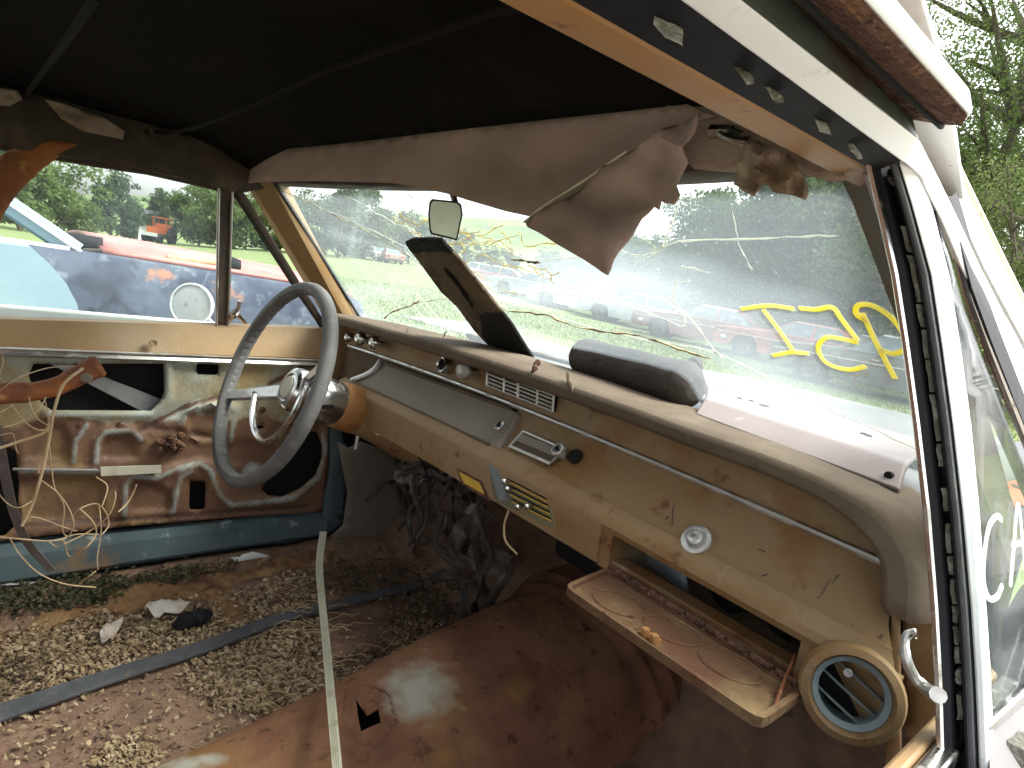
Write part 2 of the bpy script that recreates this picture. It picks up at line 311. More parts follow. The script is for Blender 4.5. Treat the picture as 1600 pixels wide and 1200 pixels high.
M['wire'] = mat('dusty_wire', (.055, .045, .038), .8, layers=[((.16, .13, .11), 18, .5, .68)])
M['chips'] = mat('wood_chips', (.28, .19, .105), .9, layers=[((.48, .37, .24), 55, .45, .6), ((.12, .075, .04), 70, .5, .62)], var=.3, vscale=60)
M['leafdirt'] = mat('leaf_litter', (.10, .065, .038), .9, layers=[((.24, .16, .1), 60, .5, .62), ((.04, .028, .02), 40, .5, .62)], var=.3, vscale=60)
M['moss'] = mat('moss', (.045, .048, .018), .95, layers=[((.10, .085, .045), 60, .5, .62), ((.04, .04, .02), 40, .5, .65)])
M['paper'] = mat('scrap_paper', (.55, .5, .45), .8, layers=[((.4, .27, .17), 20, .5, .65)])
M['yellow'] = inkmat('yellow_marker', (.85, .74, .02)); M['white'] = inkmat('white_marker', (.86, .88, .9))
M['crack'] = inkmat('crack_edge', (.80, .80, .74))
M['crackdark'] = mat('dark_crack', (.16, .11, .06), .6, layers=[((.55, .42, .22), 25, .45, .58)])
M['post'] = mat('rusty_post_paint', (.125, .075, .042), .7, layers=[((.10, .10, .075), 8, .5, .64), ((.13, .045, .03), 14, .52, .66)], var=.15)
M['clip'] = mat('pale_clip', (.42, .40, .36), .8, layers=[((.22, .19, .15), 60, .5, .62)], bump=.5, bscale=200)
M['bow'] = mat('dark_roof_bow', (.016, .013, .011), .95, spec=.1)
M['crackyel'] = inkmat('yellowed_crack', (.72, .62, .32))
M['dirt'] = mat('bare_dirt', (.27, .245, .215), 1., layers=[((.20, .175, .145), 3, .45, .65), ((.14, .15, .07), 2, .58, .68)], bump=.6, bscale=25, var=.15)  # dirt-like grey-tan for the added patch that bounces neutral light
M['mound'] = mat('flaking_rust_mound', (.20, .105, .05), .9, spec=.15, layers=[((.29, .185, .09), 9, .46, .62), ((.11, .05, .03), 14, .5, .64), ((.36, .30, .2), 12, .6, .72)], bump=.6, bscale=60, var=.2)
M['mirror'] = mat('mirror_silver', (.72, .72, .74), .25, .55, layers=[((.45, .44, .43), 20, .55, .75)])
M['mirback'] = mat('spotted_white_enamel', (.74, .74, .74), .4, layers=[((.25, .2, .17), 30, .6, .66), ((.45, .4, .36), 18, .6, .7)])
M['glassW'] = glass_mat('dirty_windscreen_glass', .075, .24, .50, .74, 3.4, (.5, 1.2, 2.2), col_=(.70, .78, .84))
M['glassL'] = glass_mat('dusty_window_glass', .026, .10, .45, .75, 5.)
M['glassV'] = glass_mat('vent_glass', .03, .08, .5, .8, 6.)
M['tyre'] = mat('tyre_rubber', (.022, .021, .02), .85, layers=[((.07, .06, .05), 14, .5, .7)])
M['darkglass'] = mat('dark_car_glass', (.10, .13, .14), .15, layers=[((.3, .33, .33), 3, .5, .75)], spec=.6)
M['grass'] = mat('field_grass', (.125, .165, .055), .95, layers=[((.165, .20, .075), .35, .4, .65), ((.19, .19, .08), 1.2, .58, .72), ((.09, .14, .03), 5, .5, .68)], bump=.8, bscale=9, var=.2, vscale=2.5)
M['gravel'] = mat('gravel', (.36, .34, .31), .95, layers=[((.27, .25, .22), 9, .45, .65)], bump=.6, bscale=60, var=.15)
M['hillg'] = mat('hill_pasture', (.10, .15, .045), 1., layers=[((.15, .17, .06), .02, .45, .6), ((.07, .11, .04), .05, .5, .6)])
M['bark'] = mat('bark', (.10, .08, .06), .95, layers=[((.17, .15, .12), 9, .5, .7)], bump=.7, bscale=20)
def leafmat(name, c, c2):
    m = mat(name, c, .65, layers=[(c2, .9, .42, .62), ((c[0]*.55, c[1]*.6, c[2]*.5), 2.3, .54, .68)], spec=.25); t = m.node_tree; b = t.nodes['Principled BSDF']
    tl = t.nodes.new('ShaderNodeBsdfTranslucent'); mx = t.nodes.new('ShaderNodeMixShader'); mx.inputs[0].default_value = .5
    src = b.inputs['Base Color'].links[0].from_socket; t.links.new(src, tl.inputs[0]); t.links.new(b.outputs[0], mx.inputs[1]); t.links.new(tl.outputs[0], mx.inputs[2])
    t.links.new(mx.outputs[0], t.nodes['Material Output'].inputs[0]); return m
M['leaf1'] = leafmat('leaf_mid', (.10, .15, .045), (.15, .20, .07)); M['leaf2'] = leafmat('leaf_dark', (.07, .11, .04), (.11, .15, .055))
M['leaf3'] = leafmat('leaf_light', (.14, .19, .06), (.19, .23, .09)); M['leaf4'] = leafmat('leaf_blue', (.08, .12, .07), (.11, .155, .08))
# ================================================================== THE SETTING
def polar_ground():
    m = MB(); rs = [0, 1.5, 3, 4.5, 6, 7.5, 9, 11, 13, 15, 17, 19, 21, 23, 26, 30, 35, 42, 50, 60, 75, 95, 120, 200, 400, 800, 1500, 2600]; na = 96
    m.v.append((0, 0, 0))
    for r in rs[1:]:
        for k in range(na):
            a = 2*math.pi*k/na; x, y = -r*math.sin(a), r*math.cos(a)
            z = gz(x, y)
            if r > 120: z = gz(-120*math.sin(a), 120*math.cos(a))
            m.v.append((x, y, z))
    for k in range(na): m.f.append((0, 1+k, 1+(k+1) % na))
    for i in range(len(rs)-2):
        for k in range(na):
            a, b = 1+i*na, 1+(i+1)*na; m.f.append((a+k, b+k, b+(k+1) % na, a+(k+1) % na))
    return m
obj('ground', polar_ground(), M['grass'], kind='structure')
def gpatch(poly, lift, dens): return fill(poly, lambda x, y: (x, y, gz(x, y)+lift), dens)
obj('bare_dirt', gpatch([(5*math.cos(a)*(1+.12*math.sin(a*5))+1.2, 4.0*math.sin(a)*(1+.1*math.sin(a*3))-.8) for a in np.linspace(0, 2*math.pi, 40)[:-1]], .008, .7), M['dirt'], kind='structure')  # unseen ground patch, added so neutral light bounces up onto the car
obj('gravel_track', gpatch([(-9, 5.2), (-6, 5.6), (-3, 6.2), (0, 6.4), (4, 6.3), (10, 6.0), (10, 8.6), (4, 8.7), (0, 8.4), (-1.6, 8.1), (-3, 7.9), (-5.5, 7.9), (-9, 7.2)], .012, .6), M['gravel'], kind='structure')
def hill():
    sky_ = [(-300, 330), (-100, 322), (60, 312), (150, 303), (230, 306), (340, 318), (430, 330), (520, 336), (620, 334), (700, 338), (760, 341), (820, 344), (900, 352), (1000, 372), (1100, 390), (1300, 420), (1500, 470), (1700, 540)]
    m = MB(); n = 90; us = np.linspace(-300, 1700, n); secs = []
    for u in us:
        v = np.interp(u, [p[0] for p in sky_], [p[1] for p in sky_]); d = ray(u, v); h = math.hypot(d[0], d[1]); sl_ = d[2]/h; dx, dy = d[0]/h, d[1]/h; s = []
        for r, k in ((130, 0), (180, .35), (250, .75), (320, 1.), (380, 1.02), (480, .9), (700, .5)):
            zt = CAM[2]+sl_*320 if k else 0
            zb = gz(CAM[0]+dx*110, CAM[1]+dy*110)-1.5
            s.append((CAM[0]+dx*r, CAM[1]+dy*r, zb+(zt-zb)*k))
        secs.append(s)
    return m.loft(secs, False)
obj('hill', hill(), M['hillg'], kind='structure')
# ================================================================== THE DERELICT CAR WE LOOK INTO
car = empty('derelict_sedan', (0, 0, 0), 'gutted tan derelict car interior with shattered windscreen, seen through its side window', 'car')
# ---- dashboard
def cx(x): return 1-(x/.64)**2
def zPL(x): return .945+.020*cx(x)
def zT(x): return .906+.014*cx(x)
def zR(x): return .832+.012*cx(x)
def zU(x): return .770+.007*cx(x)
def PLow(u, v, off=0.):
    n = np.array([0, -.074, .055]); n = n/np.linalg.norm(n); return PP(u, v, np.array([0, -.0275, .877])+n*off, n)
nlow = np.array([0, -.074, .055]); nlow = nlow/np.linalg.norm(nlow)
xs = lambda a, b, n: np.linspace(a, b, n)
m = MB()
m.loft([[(x, .0, zPL(x)+.014), (x, .012, zPL(x)+.004), (x, .008, (zPL(x)+zT(x))/2), (x, .006, zT(x)+.002), (x, .04, zT(x)+.002), (x, .04, zPL(x)+.014)] for x in xs(-.63, .63, 40)])
dash = obj('dashboard', m, M['tan'], car, label='tan metal dashboard with rust blotches')
m = MB(); secs = []
for x0 in xs(.045, .632, 30):
    T, R_ = zT(x0), zR(x0); fl_ = lambda y: x0+.040*(max(0, x0)/.632)**5*min(1, max(0, -y/.066)); x = x0
    secs.append([(fl_(y), y, z) for y, z in ((.006, T), (-.004, T-.014), (-.012, T-.028), (-.027, T-.05), (-.044, R_+.013), (-.0475, R_+.0125), (-.050, R_+.009), (-.058, R_+.005), (-.066, R_-.001), (-.069, R_-.010), (-.066, R_-.018), (-.04, R_-.02), (-.03, R_), (.03, T-.03))])
m.loft(secs); obj('lower_panel', m, M['tan'], dash, label='tan panel below the bright trim')
# raised pad pressed into the lower panel
def band_x(x0, x1, n, f): return [f(x) for x in xs(x0, x1, n)]
if 0:
  m = MB(); m.loft([[(x, -.0132-.0005, zT(x)-.027), (x, -.0145, zT(x)-.0295), (x, -.0405, zR(x)+.0195), (x, -.039, zR(x)+.0215)] for x in xs(.25, .60, 14)]); obj('pressed_crease', m, M['tan'], dash)
# under lip, left of the glovebox, and below the instrument cluster
m = MB(); m.loft([[(x, -.048, zR(x)+.012), (x, -.058, zR(x)+.006), (x, -.066, zR(x)), (x, -.0695, zR(x)-.010), (x, -.066, zU(x)), (x, -.045, zU(x)-.006), (x, -.04, zU(x)), (x, -.04, zR(x))] for x in xs(-.50, .318, 30)])
obj('lower_lip', m, M['tan'], dash)
m = MB()
for x0, x1 in ((.318, .336), (.588, .672)):
    m.loft([[(x, -.0655, zR(x)-.012), (x, -.062, zU(x)-.004), (x, -.03, zU(x)-.004), (x, -.03, zR(x)-.012)] for x in xs(x0, x1, 4)])
m.loft([[(x, -.055, zU(x)+.010), (x, -.058, zU(x)-.004), (x, -.03, zU(x)-.006), (x, -.03, zU(x)+.010)] for x in xs(.336, .588, 8)])
obj('glovebox_surround', m, M['tan'], dash)
m = MB(); m.loft([[(x, -.0585, zU(x)+.006), (x, -.062, zU(x)+.002), (x, -.060, zU(x)-.006), (x, -.054, zU(x)-.004)] for x in xs(.337, .587, 8)]); obj('hinge_rail', m, M['lid'], dash)
# glovebox cavity
m = MB(); lo, hi = zU(.46)-.004, zR(.46)-.02
m.add([(.336, -.03, lo), (.588, -.03, lo), (.588, .22, lo-.03), (.336, .22, lo-.03), (.336, -.03, hi), (.588, -.03, hi), (.588, .22, hi-.01), (.336, .22, hi-.01)], [(0, 1, 2, 3), (4, 7, 6, 5), (3, 2, 6, 7), (0, 3, 7, 4), (1, 5, 6, 2)])
obj('glovebox_liner', m, M['dash_dark'], dash, solid=.002)
obj('air_duct', fill([(940, 815), (999, 845), (1070, 889), (1078, 928), (1050, 930), (1012, 912), (960, 885)], lambda u, v: PY(u, v, .02+.03*nz((u/80, v/60, 0))), 12), M['duct'], dash, solid=.003, label='bent grey duct sheet inside the glovebox')
obj('crumpled_liner', fill([(1078, 925), (1120, 918), (1180, 950), (1230, 985), (1235, 1020), (1180, 1000), (1110, 960)], lambda u, v: PY(u, v, .05+.05*nz((u/40, v/30, 0))), 8), M['black'], dash, solid=.003)
# glovebox lid, hanging open
def PLid(u, v, off=0.): return PPL(u, v, (0, -.058, .776+off), (1, -.058, .781+off), (0, -.19, .790+off))
FL, FR, BR, BL = [PLid(*p) for p in ((880, 917), (1190, 1130), (1258, 1082), (948, 888))]
lid = MB(); up = np.array([0, 0, 1.])
def rrect(c, r=.14, k=4):
    out = []; n = len(c)
    for i in range(n):
        p, a, b = c[i], c[i-1], c[(i+1) % n]
        la, lb = a-p, b-p; d = r*min(np.linalg.norm(la), np.linalg.norm(lb)); A = p+la/np.linalg.norm(la)*d; B = p+lb/np.linalg.norm(lb)*d
        out += [(1-t)**2*A+2*t*(1-t)*p+t*t*B for t in np.linspace(0, 1, k)]
    return out
ring = rrect([FL, FR, BR, BL]); cen = sum(ring)/len(ring)
ins = [cen+(p-cen)*.955 for p in ring]
lid.loft([[p-up*.008 for p in ring], [p+up*.002 for p in ring], [p+up*.002 for p in ins], [p-up*.003 for p in ins]])
lid = obj('glovebox_lid', lid, M['lid'], dash, label='rusty glovebox lid hanging open')
for c in ((968, 943), (1050, 985), (1141, 1040)):
    m = MB(); o = PLid(*c, -.0032)
    ev = (FR-FL)/np.linalg.norm(FR-FL); ew = (BL-FL)-((BL-FL)@ev)*ev; ew /= np.linalg.norm(ew)
    m.tube([o+.031*(ev*math.cos(t)+ew*math.sin(t)) for t in np.linspace(0, 2*math.pi, 33)], .0022, 6); obj('cup_ring', m, M['lid'], lid)
m = MB()
for c in ((1008, 990), (1022, 1000)): m.lathe(PLid(*c, 0), up, [(.0001, .006), (.004, .006), (.005, .003), (.006, -.004)], 10)
m.box(PLid(1015, 995, -.002), (.022, .012, .004)); obj('latch', m, M['collar'], lid)
m = MB(); A = PLid(962, 893, .003); B = PLid(1250, 1072, .003)
for k in range(9):
    a, b = A+(B-A)*(k+.08)/9, A+(B-A)*(k+.92)/9; m.tube([a, b], .004, 8)
obj('hinge', m, M['drip'], lid)
m = MB(); m.tube([PLid(1206, 1116, .0), (PY(1225, 1065, -.10)), PY(1243, 1022, -.055)], .0016, 6); obj('stay_wire', m, M['orange'], lid)
for pl in ([(1283, 930), (1292, 915), (1298, 905)], [(1300, 912), (1306, 903), (1311, 898)], [(1277, 935), (1281, 931)], [(1050, 820), (1051, 800), (1053, 786)], [(1045, 806), (1040, 812)], [(1185, 858), (1195, 862)], [(1190, 900), (1200, 897)]):
    m = MB(); m.tube([PLow(u, v, .0012) for u, v in pl], .0008, 5); obj('scratch', m, M['wire'], dash)
# bright trim
m = MB(); m.loft([[(x, .002-.004*math.sin(a)-.001, zT(x)+.0045*math.cos(a)) for a in np.linspace(0, 2*math.pi, 9)[:-1]] for x in xs(-.60, .625, 40)]); obj('chrome_trim', m, M['alu'], dash)
# pad
path = [(x, .962+.014*cx(x)) for x in xs(-.69, .50, 34)] + [(.535, .9655), (.57, .963), (.605, .956), (.632, .942), (.647, .921), (.654, .895), (.656, .862)]
sst_ = lambda a, b, x: (lambda t: t*t*(3-2*t))(max(0, min(1, (x-a)/(b-a))))
m = MB(); secs = []
for i, (x, z) in enumerate(path):
    a, b = path[max(0, i-1)], path[min(len(path)-1, i+1)]; t = np.array([b[0]-a[0], b[1]-a[1]]); t /= np.linalg.norm(t); n = np.array([-t[1], t[0]])
    yb = min(.14, wy(min(abs(x), .64), .985)-.012) if x < .6 else .10
    yb = max(yb, .03)
    wob = .0015*nz((x*9, 1, 2))
    ed_ = sst_(.56, .63, x); bt = -.006-.010*ed_
    pr = [(-.034, bt-.003), (-.0405, bt+.002), (-.0415, .010), (-.037, .0155), (-.022, .0185+.006*ed_), (.004, .018+.010*ed_), (yb*.6, .018+.012*ed_), (yb, .017+.012*ed_), (yb, -.004), (.012, bt+.002), (-.012, bt-.003)]
    secs.append([(x+n[0]*(b_+wob), a_, z+n[1]*(b_+wob)) for a_, b_ in pr])
m.loft(secs); pad = obj('dash_pad', m, M['pad'], dash, sub=1, label='cracked brown vinyl dash pad')
for u0, v0, u1, v1, wv in ((843, 563, 833, 583, .008), (888, 582, 897, 618, .006), (640, 510, 636, 522, .002), (699, 517, 694, 528, .002)):
    m = MB(); a = [PY(u0+(u1-u0)*t, v0+(v1-v0)*t, -.0385+.02*(1-t)**2) for t in np.linspace(0, 1, 6)]; m.tube([p+np.array([.002*math.sin(i*2.3), -.0025, 0]) for i, p in enumerate(a)], [wv*.3, wv*.7, wv*.5, wv*.65, wv*.4, wv*.2], 6); obj('split', m, M['dash_dark'] if wv < .007 else M['drip'], pad)
# instrument cluster
BLc, BRc, TLc, TRc = PY(553, 597, -.046), PY(768, 698, -.046), PY(597, 567, -.002), PY(799, 641, -.004)
nl = np.cross(BRc-BLc, TLc-BLc); nl /= np.linalg.norm(nl)
m = MB(); m.hexa([BLc, BRc, TRc, TLc], [p+np.array([0, .02, -.012]) for p in (BLc, BRc, TRc, TLc)]); cl = obj('instrument_lens', m, M['lens'], dash, bevel=.002, label='dusty grey slanted instrument lens')
m = MB()
m.tube([BLc+np.array([0, -.004, .002]), BRc+np.array([0, -.004, .002])], .0035, 8); m.tube([TLc+np.array([0, -.002, .002]), TRc+np.array([0, -.002, .002])], .003, 8)
obj('lens_edge', m, M['dash_dark'], cl)
m = MB(); m.tube(spline([BLc+np.array([-.004, -.002, .002]), PY(575, 585, -.03), PY(588, 575, -.018), TLc+np.array([0, -.004, .004])], 5), [.008]*3+[.0075]*13, 10); obj('lens_end_arc', m, M['alu'], cl)
m = MB(); q = [BRc, TRc, TRc+np.array([.028, 0, -.002]), BRc+np.array([.028, -.004, -.001])]; m.hexa([p+np.array([-.004, -.004, .003]) for p in q], [p+np.array([0, .03, -.02]) for p in q]); obj('lens_end_block', m, M['lens'], cl, bevel=.003)
# dark tray left of and behind the lens
m = MB(); m.hexa([(-.625, .0, .80), (.05, .03, .80), (.05, .03, .912), (-.625, .012, .915)], [(-.625, .05, .80), (.05, .05, .80), (.05, .05, .912), (-.625, .05, .915)]); obj('recess_back', m, M['dash_dark'], dash)
m = MB(); m.hexa([(-.655, -.035, .78), (-.632, -.03, .78), (-.632, -.025, .957), (-.655, -.03, .957)], [(-.655, .05, .78), (-.632, .05, .78), (-.632, .05, .957), (-.655, .05, .957)]); obj('end_plate', m, M['tan'], dash, bevel=.004)
for c, y, r, mt, hollow in (((546, 527), -.01, .011, 'chrome', 0), ((563, 529), -.022, .0145, 'chrome', 0), ((585, 535), -.022, .0135, 'chrome', 0), ((694, 570), -.004, .0155, 'chrome', 1), ((725, 579), -.018, .0155, 'alu', 0)):
    m = MB(); o = PY(*c, y)
    if hollow: m.lathe(o, (0, -1, .1), [(r*.72, -.004), (r*.72, .006), (r, .008), (r*1.1, .004), (r*1.1, -.01), (r*.72, -.01)], 20, True)
    else: m.lathe(o, (0, -1, .1), [(r*.55, -abs(y)-.008), (r*.5, -.006), (r*1.15, -.004), (r*1.1, .004), (r*.85, .009), (r*.5, .011), (.0002, .009)], 20)
    k = obj('bezel_ring' if hollow else 'knob', m, M[mt], dash)
    if hollow:
        m = MB(); m.lathe(o, (0, -1, .1), [(.0001, .001), (r*.74, .0), (r*.74, -.008)], 16); obj('socket', m, M['black'], k)
# air grille
G = [PY(*p, .0005) for p in ((762, 578), (866, 618), (864, 643), (761, 602))]
def gq(s, t): return (G[0]*(1-s)+G[1]*s)*(1-t)+(G[3]*(1-s)+G[2]*s)*t
m = MB(); m.hexa([p+np.array([0, .004, 0]) for p in G], [p+np.array([0, .012, 0]) for p in G]); gr = obj('air_grille', m, M['black'], dash)
for t in (.02, .25, .5, .75, .98):
    m = MB(); m.tube([gq(0, t), gq(.5, t), gq(1, t)], .0022, 6); obj('slat', m, M['alu'], gr)
for s in (0, .28, .5, .78, 1):
    m = MB(); m.tube([gq(s, 0)+np.array([0, -.001, 0]), gq(s, 1)+np.array([0, -.001, 0])], .0022 if s != .5 else .003, 6); obj('grille_bar', m, M['alu'], gr)
# radio opening with knobs
Q = [PLow(*p, .004) for p in ((818, 674), (882, 702), (860, 725), (797, 697))]
m = MB(); m.hexa([p-nlow*.001 for p in Q], [p-nlow*.02 for p in Q]); ra = obj('radio_opening', m, M['dash_dark'], dash)
m = MB(); m.tube([*Q, Q[0]], .0032, 8); obj('bezel', m, M['alu'], ra)
q2 = [Q[0]*.86+Q[3]*.14+nlow*.001, Q[1]*.9+Q[2]*.1+nlow*.001, Q[1]*.42+Q[2]*.58+nlow*.001, Q[0]*.38+Q[3]*.62+nlow*.001]
m = MB(); m.hexa([p-nlow*.0006+(sum(q2)/4-p)*.06 for p in q2], [p-nlow*.006 for p in q2]); obj('dial_glass', m, M['lens'], ra)
for c, r in (((878, 710), .0105), ((787, 672), .0095)):
    m = MB(); o = PLow(*c, .004); m.lathe(o, nlow, [(r*.7, -.01), (r*.7, .008), (r, .009), (r, .016), (r*.75, .0175), (r*.6, .014), (.0002, .014)], 18); kn = obj('knob', m, M['alu'], ra)
    m = MB(); m.box(o+nlow*.0155, (r*1.0, .0025, .002)); m.box(o+nlow*.0155, (.0025, .002, r*1.0)); obj('cross_slot', m, M['black'], kn)
m = MB(); m.lathe(PLow(898, 712, .0015), nlow, [(.0002, .0012), (.010, .001), (.012, 0), (.012, -.004)], 16); obj('bare_hole', m, M['black'], dash)
m = MB(); m.lathe(PLow(1088, 843, .001), nlow, [(.0185, -.004), (.0185, .002), (.014, .004), (.011, .003), (.0095, .008), (.007, .0095), (.003, .008), (.0002, .0082)], 22); obj('lock_button', m, M['alu'], dash)
# yellow tag and heater controls under the lip
yU = -.0685
def PU(u, v, off=0.): return PY(u, v, yU-off)
q = [PU(*p) for p in ((712, 731), (752, 752), (764, 782), (722, 758))]; m = MB(); m.hexa(q, [p+np.array([0, .01, 0]) for p in q]); tg = obj('tag_recess', m, M['drip'], dash)
q = [PU(*p, .0015) for p in ((717, 737), (748, 754), (756, 772), (725, 755))]; m = MB(); m.hexa(q, [p+np.array([0, .004, 0]) for p in q]); obj('yellow_tag', m, M['yellowpl'], tg)
C4 = [PU(*p) for p in ((760, 718), (857, 769), (868, 829), (773, 783))]; m = MB(); m.hexa(C4, [p+np.array([0, .01, 0]) for p in C4]); hc = obj('heater_control_plate', m, M['greenpl'], dash, bevel=.001)
def cq(s, t): return (C4[0]*(1-s)+C4[1]*s)*(1-t)+(C4[3]*(1-s)+C4[2]*s)*t+np.array([0, -.001, 0])
q = [cq(.02, .05), cq(.2, .12), cq(.26, .8), cq(.1, .92)]; m = MB(); m.hexa(q, [p+np.array([0, .003, 0]) for p in q]); obj('dark_face', m, M['duct'], hc)
for t in (.22, .38, .55, .72):
    m = MB(); m.tube([cq(.34, t), cq(.96, t)], .0012, 5); obj('slot', m, M['black'], hc)
    m = MB(); m.tube([cq(.34, t+.06), cq(.96, t+.06)], .0011, 5); obj('rib', m, M['yellowpl'], hc)
for c in ((796, 752), (801, 764), (817, 792), (832, 791)):
    m = MB(); m.lathe(PU(*c, .002), (0, -1, .1), [(.002, -.004), (.002, .008), (.0048, .009), (.0048, .013), (.003, .0155), (.0002, .016)], 12); obj('lever_knob', m, M['chrome'], hc)
# round air outlet hung under the right-hand end
vo = PY(1330, 1085, -.088); va = Vector((.32, -.9, .22)).normalized(); vaa = np.array(va)
m = MB(); m.lathe(vo, va, [(.033, -.05), (.033, .0), (.036, .006), (.0425, .004), (.045, -.004), (.044, -.02), (.036, -.055)], 36, True); rv = obj('round_air_outlet', m, M['tan'], dash, label='round tan air outlet with blue-grey louvres')
m = MB(); m.lathe(vo, va, [(.0265, -.03), (.0275, -.006), (.0325, -.002), (.0332, -.01), (.0332, -.03)], 32, True); obj('louvre_ring', m, M['ventblue'], rv)
m = MB(); m.lathe(vo, va, [(.0002, -.028), (.031, -.028), (.031, -.05)], 24); obj('outlet_throat', m, M['black'], rv)
e1 = np.cross(vaa, [0, 0, 1]); e1 /= np.linalg.norm(e1); e2 = np.cross(e1, vaa); ea = e1*.9+e2*.42; ea /= np.linalg.norm(ea); eb = np.cross(vaa, ea)
for s in (-.5, .05, .6):
    hl = math.sqrt(1-s*s)*.027; m = MB(); c = vo-vaa*.012+eb*s*.028
    m.loft([[c+ea*k*hl+vaa*a for a in (0,)] + [c+ea*k*hl+vaa*.004+eb*.001+vaa*.004*(1-k*k), c+ea*k*hl-vaa*.008+eb*.003] for k in (-1, -.5, 0, .5, 1)]); obj('louvre', m, M['ventblue'], rv)
m = MB(); m.lathe(vo-vaa*.009+ea*.012-eb*.012, va, [(.004, -.004), (.004, .002), (.0002, .002)], 10); obj('pivot', m, M['alu'], rv)
# right-hand end panel between dash and door post
obj('end_panel', fill([(1412, 880), (1470, 915), (1500, 1190), (1420, 1230), (1412, 1000)], lambda u, v: PY(u, v, .012), 20), M['tan'], dash, solid=.006)
obj('end_post', fill([(1398, 900), (1405, 905), (1408, 1230), (1384, 1230), (1390, 1050)], lambda u, v: PY(u, v, -.02), 20), M['tan'], dash, solid=.006)
# ---- windscreen
m = MB(); nx, nzz = 30, 14; secs = []
for i in range(nx+1):
    s = []
    for j in range(nzz+1):
        t = j/nzz; z = WB[3]-.01+(WT[3]+.012-WB[3]+.01)*t; W = WB[0]+(WT[0]-WB[0])*t; x = -W+2*W*i/nx; s.append((x, wy(x, z), z))
    secs.append(s)
m.loft(secs, False); ws = obj('windscreen', m, M['glassW'], car, solid=.004, label='dirty windscreen full of cracks')
def wn(p):
    e = .003; x, y, z = p; n = np.array([(wy(x+e, z)-wy(x-e, z))/(2*e), -1, (wy(x, z+e)-wy(x, z-e))/(2*e)]); return n/np.linalg.norm(n)
def crack(pts, wd=.0025, mt='crack', jit=2., n=5, name='crack'):
    sp = spline([(a, b, 0) for a, b in pts], n); P = []
    for i, p in enumerate(sp):
        P.append(PW(p[0]+random.uniform(-jit, jit), p[1]+random.uniform(-jit, jit), -.0035))
    m = MB(); m.tube(P, [wd*random.uniform(.25, 1.)*.5 for _ in P], 5); return obj(name, m, M[mt], ws)
long_cracks = [([(425, 292), (480, 315), (560, 355), (610, 382), (660, 415)], .004, 'crackdark'), ([(655, 470), (640, 478), (610, 490), (600, 497)], .011, 'crackdark'), ([(655, 472), (690, 468), (720, 474)], .004, 'crackdark'),
    ([(795, 487), (850, 492), (900, 510), (960, 520), (1000, 525), (1060, 545), (1110, 560)], .008, 'crackdark'), ([(760, 465), (790, 485), (800, 488)], .004, 'crackdark'),
    ([(620, 290), (640, 320), (660, 350)], .002, 'crackdark'), ([(440, 300), (560, 350), (700, 420), (760, 470)], .003, 'crack'),
    ([(725, 385), (770, 378), (810, 400), (850, 405), (900, 402), (960, 390), (1000, 400), (1060, 378), (1150, 375), (1230, 370), (1310, 368)], .005, 'crack'),
    ([(800, 405), (820, 408), (845, 410)], .010, 'crackdark'), ([(990, 415), (1030, 390), (1050, 350), (1060, 320)], .004, 'crack'),
    ([(750, 455), (850, 458), (950, 470), (1030, 495), (1065, 510), (1070, 495), (1050, 470), (1065, 415)], .005, 'crack'),
    ([(770, 470), (830, 480), (900, 505), (1000, 530), (1100, 545), (1180, 580), (1230, 610), (1330, 655), (1440, 705)], .005, 'crack'),
    ([(1050, 470), (1080, 500), (1110, 540), (1130, 560)], .006, 'crack'), ([(1065, 415), (1110, 427)], .004, 'crack'), ([(1040, 445), (1078, 439)], .004, 'crack'), ([(1145, 330), (1155, 380), (1175, 420)], .003, 'crack'),
    ([(870, 480), (880, 500), (875, 530)], .003, 'crack'), ([(1250, 630), (1270, 650)], .003, 'crack')]
for p, wd, mt in long_cracks: crack(p, wd*(.55 if mt == 'crack' else .6), mt, 1.2)
for k in range(46):                                        # the star of fine cracks behind the mirror
    a = random.uniform(-2.6, .9); r0 = random.uniform(0, 60); r1 = r0+random.uniform(40, 190); cu, cv = 690, 395
    a2 = a if random.random() < .5 else random.uniform(.6, 1.25)
    pts = [(cu+r0*math.cos(a2)+random.uniform(-15, 15), cv+r0*math.sin(a2)*.8+random.uniform(-15, 15)), (cu+(r0+r1)/2*math.cos(a2)+random.uniform(-9, 9), cv+(r0+r1)/2*math.sin(a2)*.8), (cu+r1*math.cos(a2), cv+r1*math.sin(a2)*.8)]
    if all(300 < q[1] < 500 and 440 < q[0] < 860 for q in pts): crack(pts, .0022, random.choice(['crack', 'crackyel']), 3)
for k in range(16):
    u = random.uniform(640, 860); v = random.uniform(310, 420); crack([(u, v), (u+random.uniform(10, 40), v+random.uniform(-6, 22)), (u+random.uniform(30, 70), v+random.uniform(-5, 30))], .0026, 'crackyel', 3)
for k in range(14):
    u = random.uniform(560, 700); v = random.uniform(390, 470); crack([(u, v), (u+45, v+50), (u+95, v+110)], .0016, 'crack', 1.5)
def stroke(pts, wd, mt, fn, nrm, name, parent):
    sp = [fn(p[0], p[1]) for p in spline([(a, b, 0) for a, b in pts], 8)]; m = MB(); m.ribbon(sp, wd, nrm(sp[len(sp)//2]), .0012); return obj(name, m, M[mt], parent)
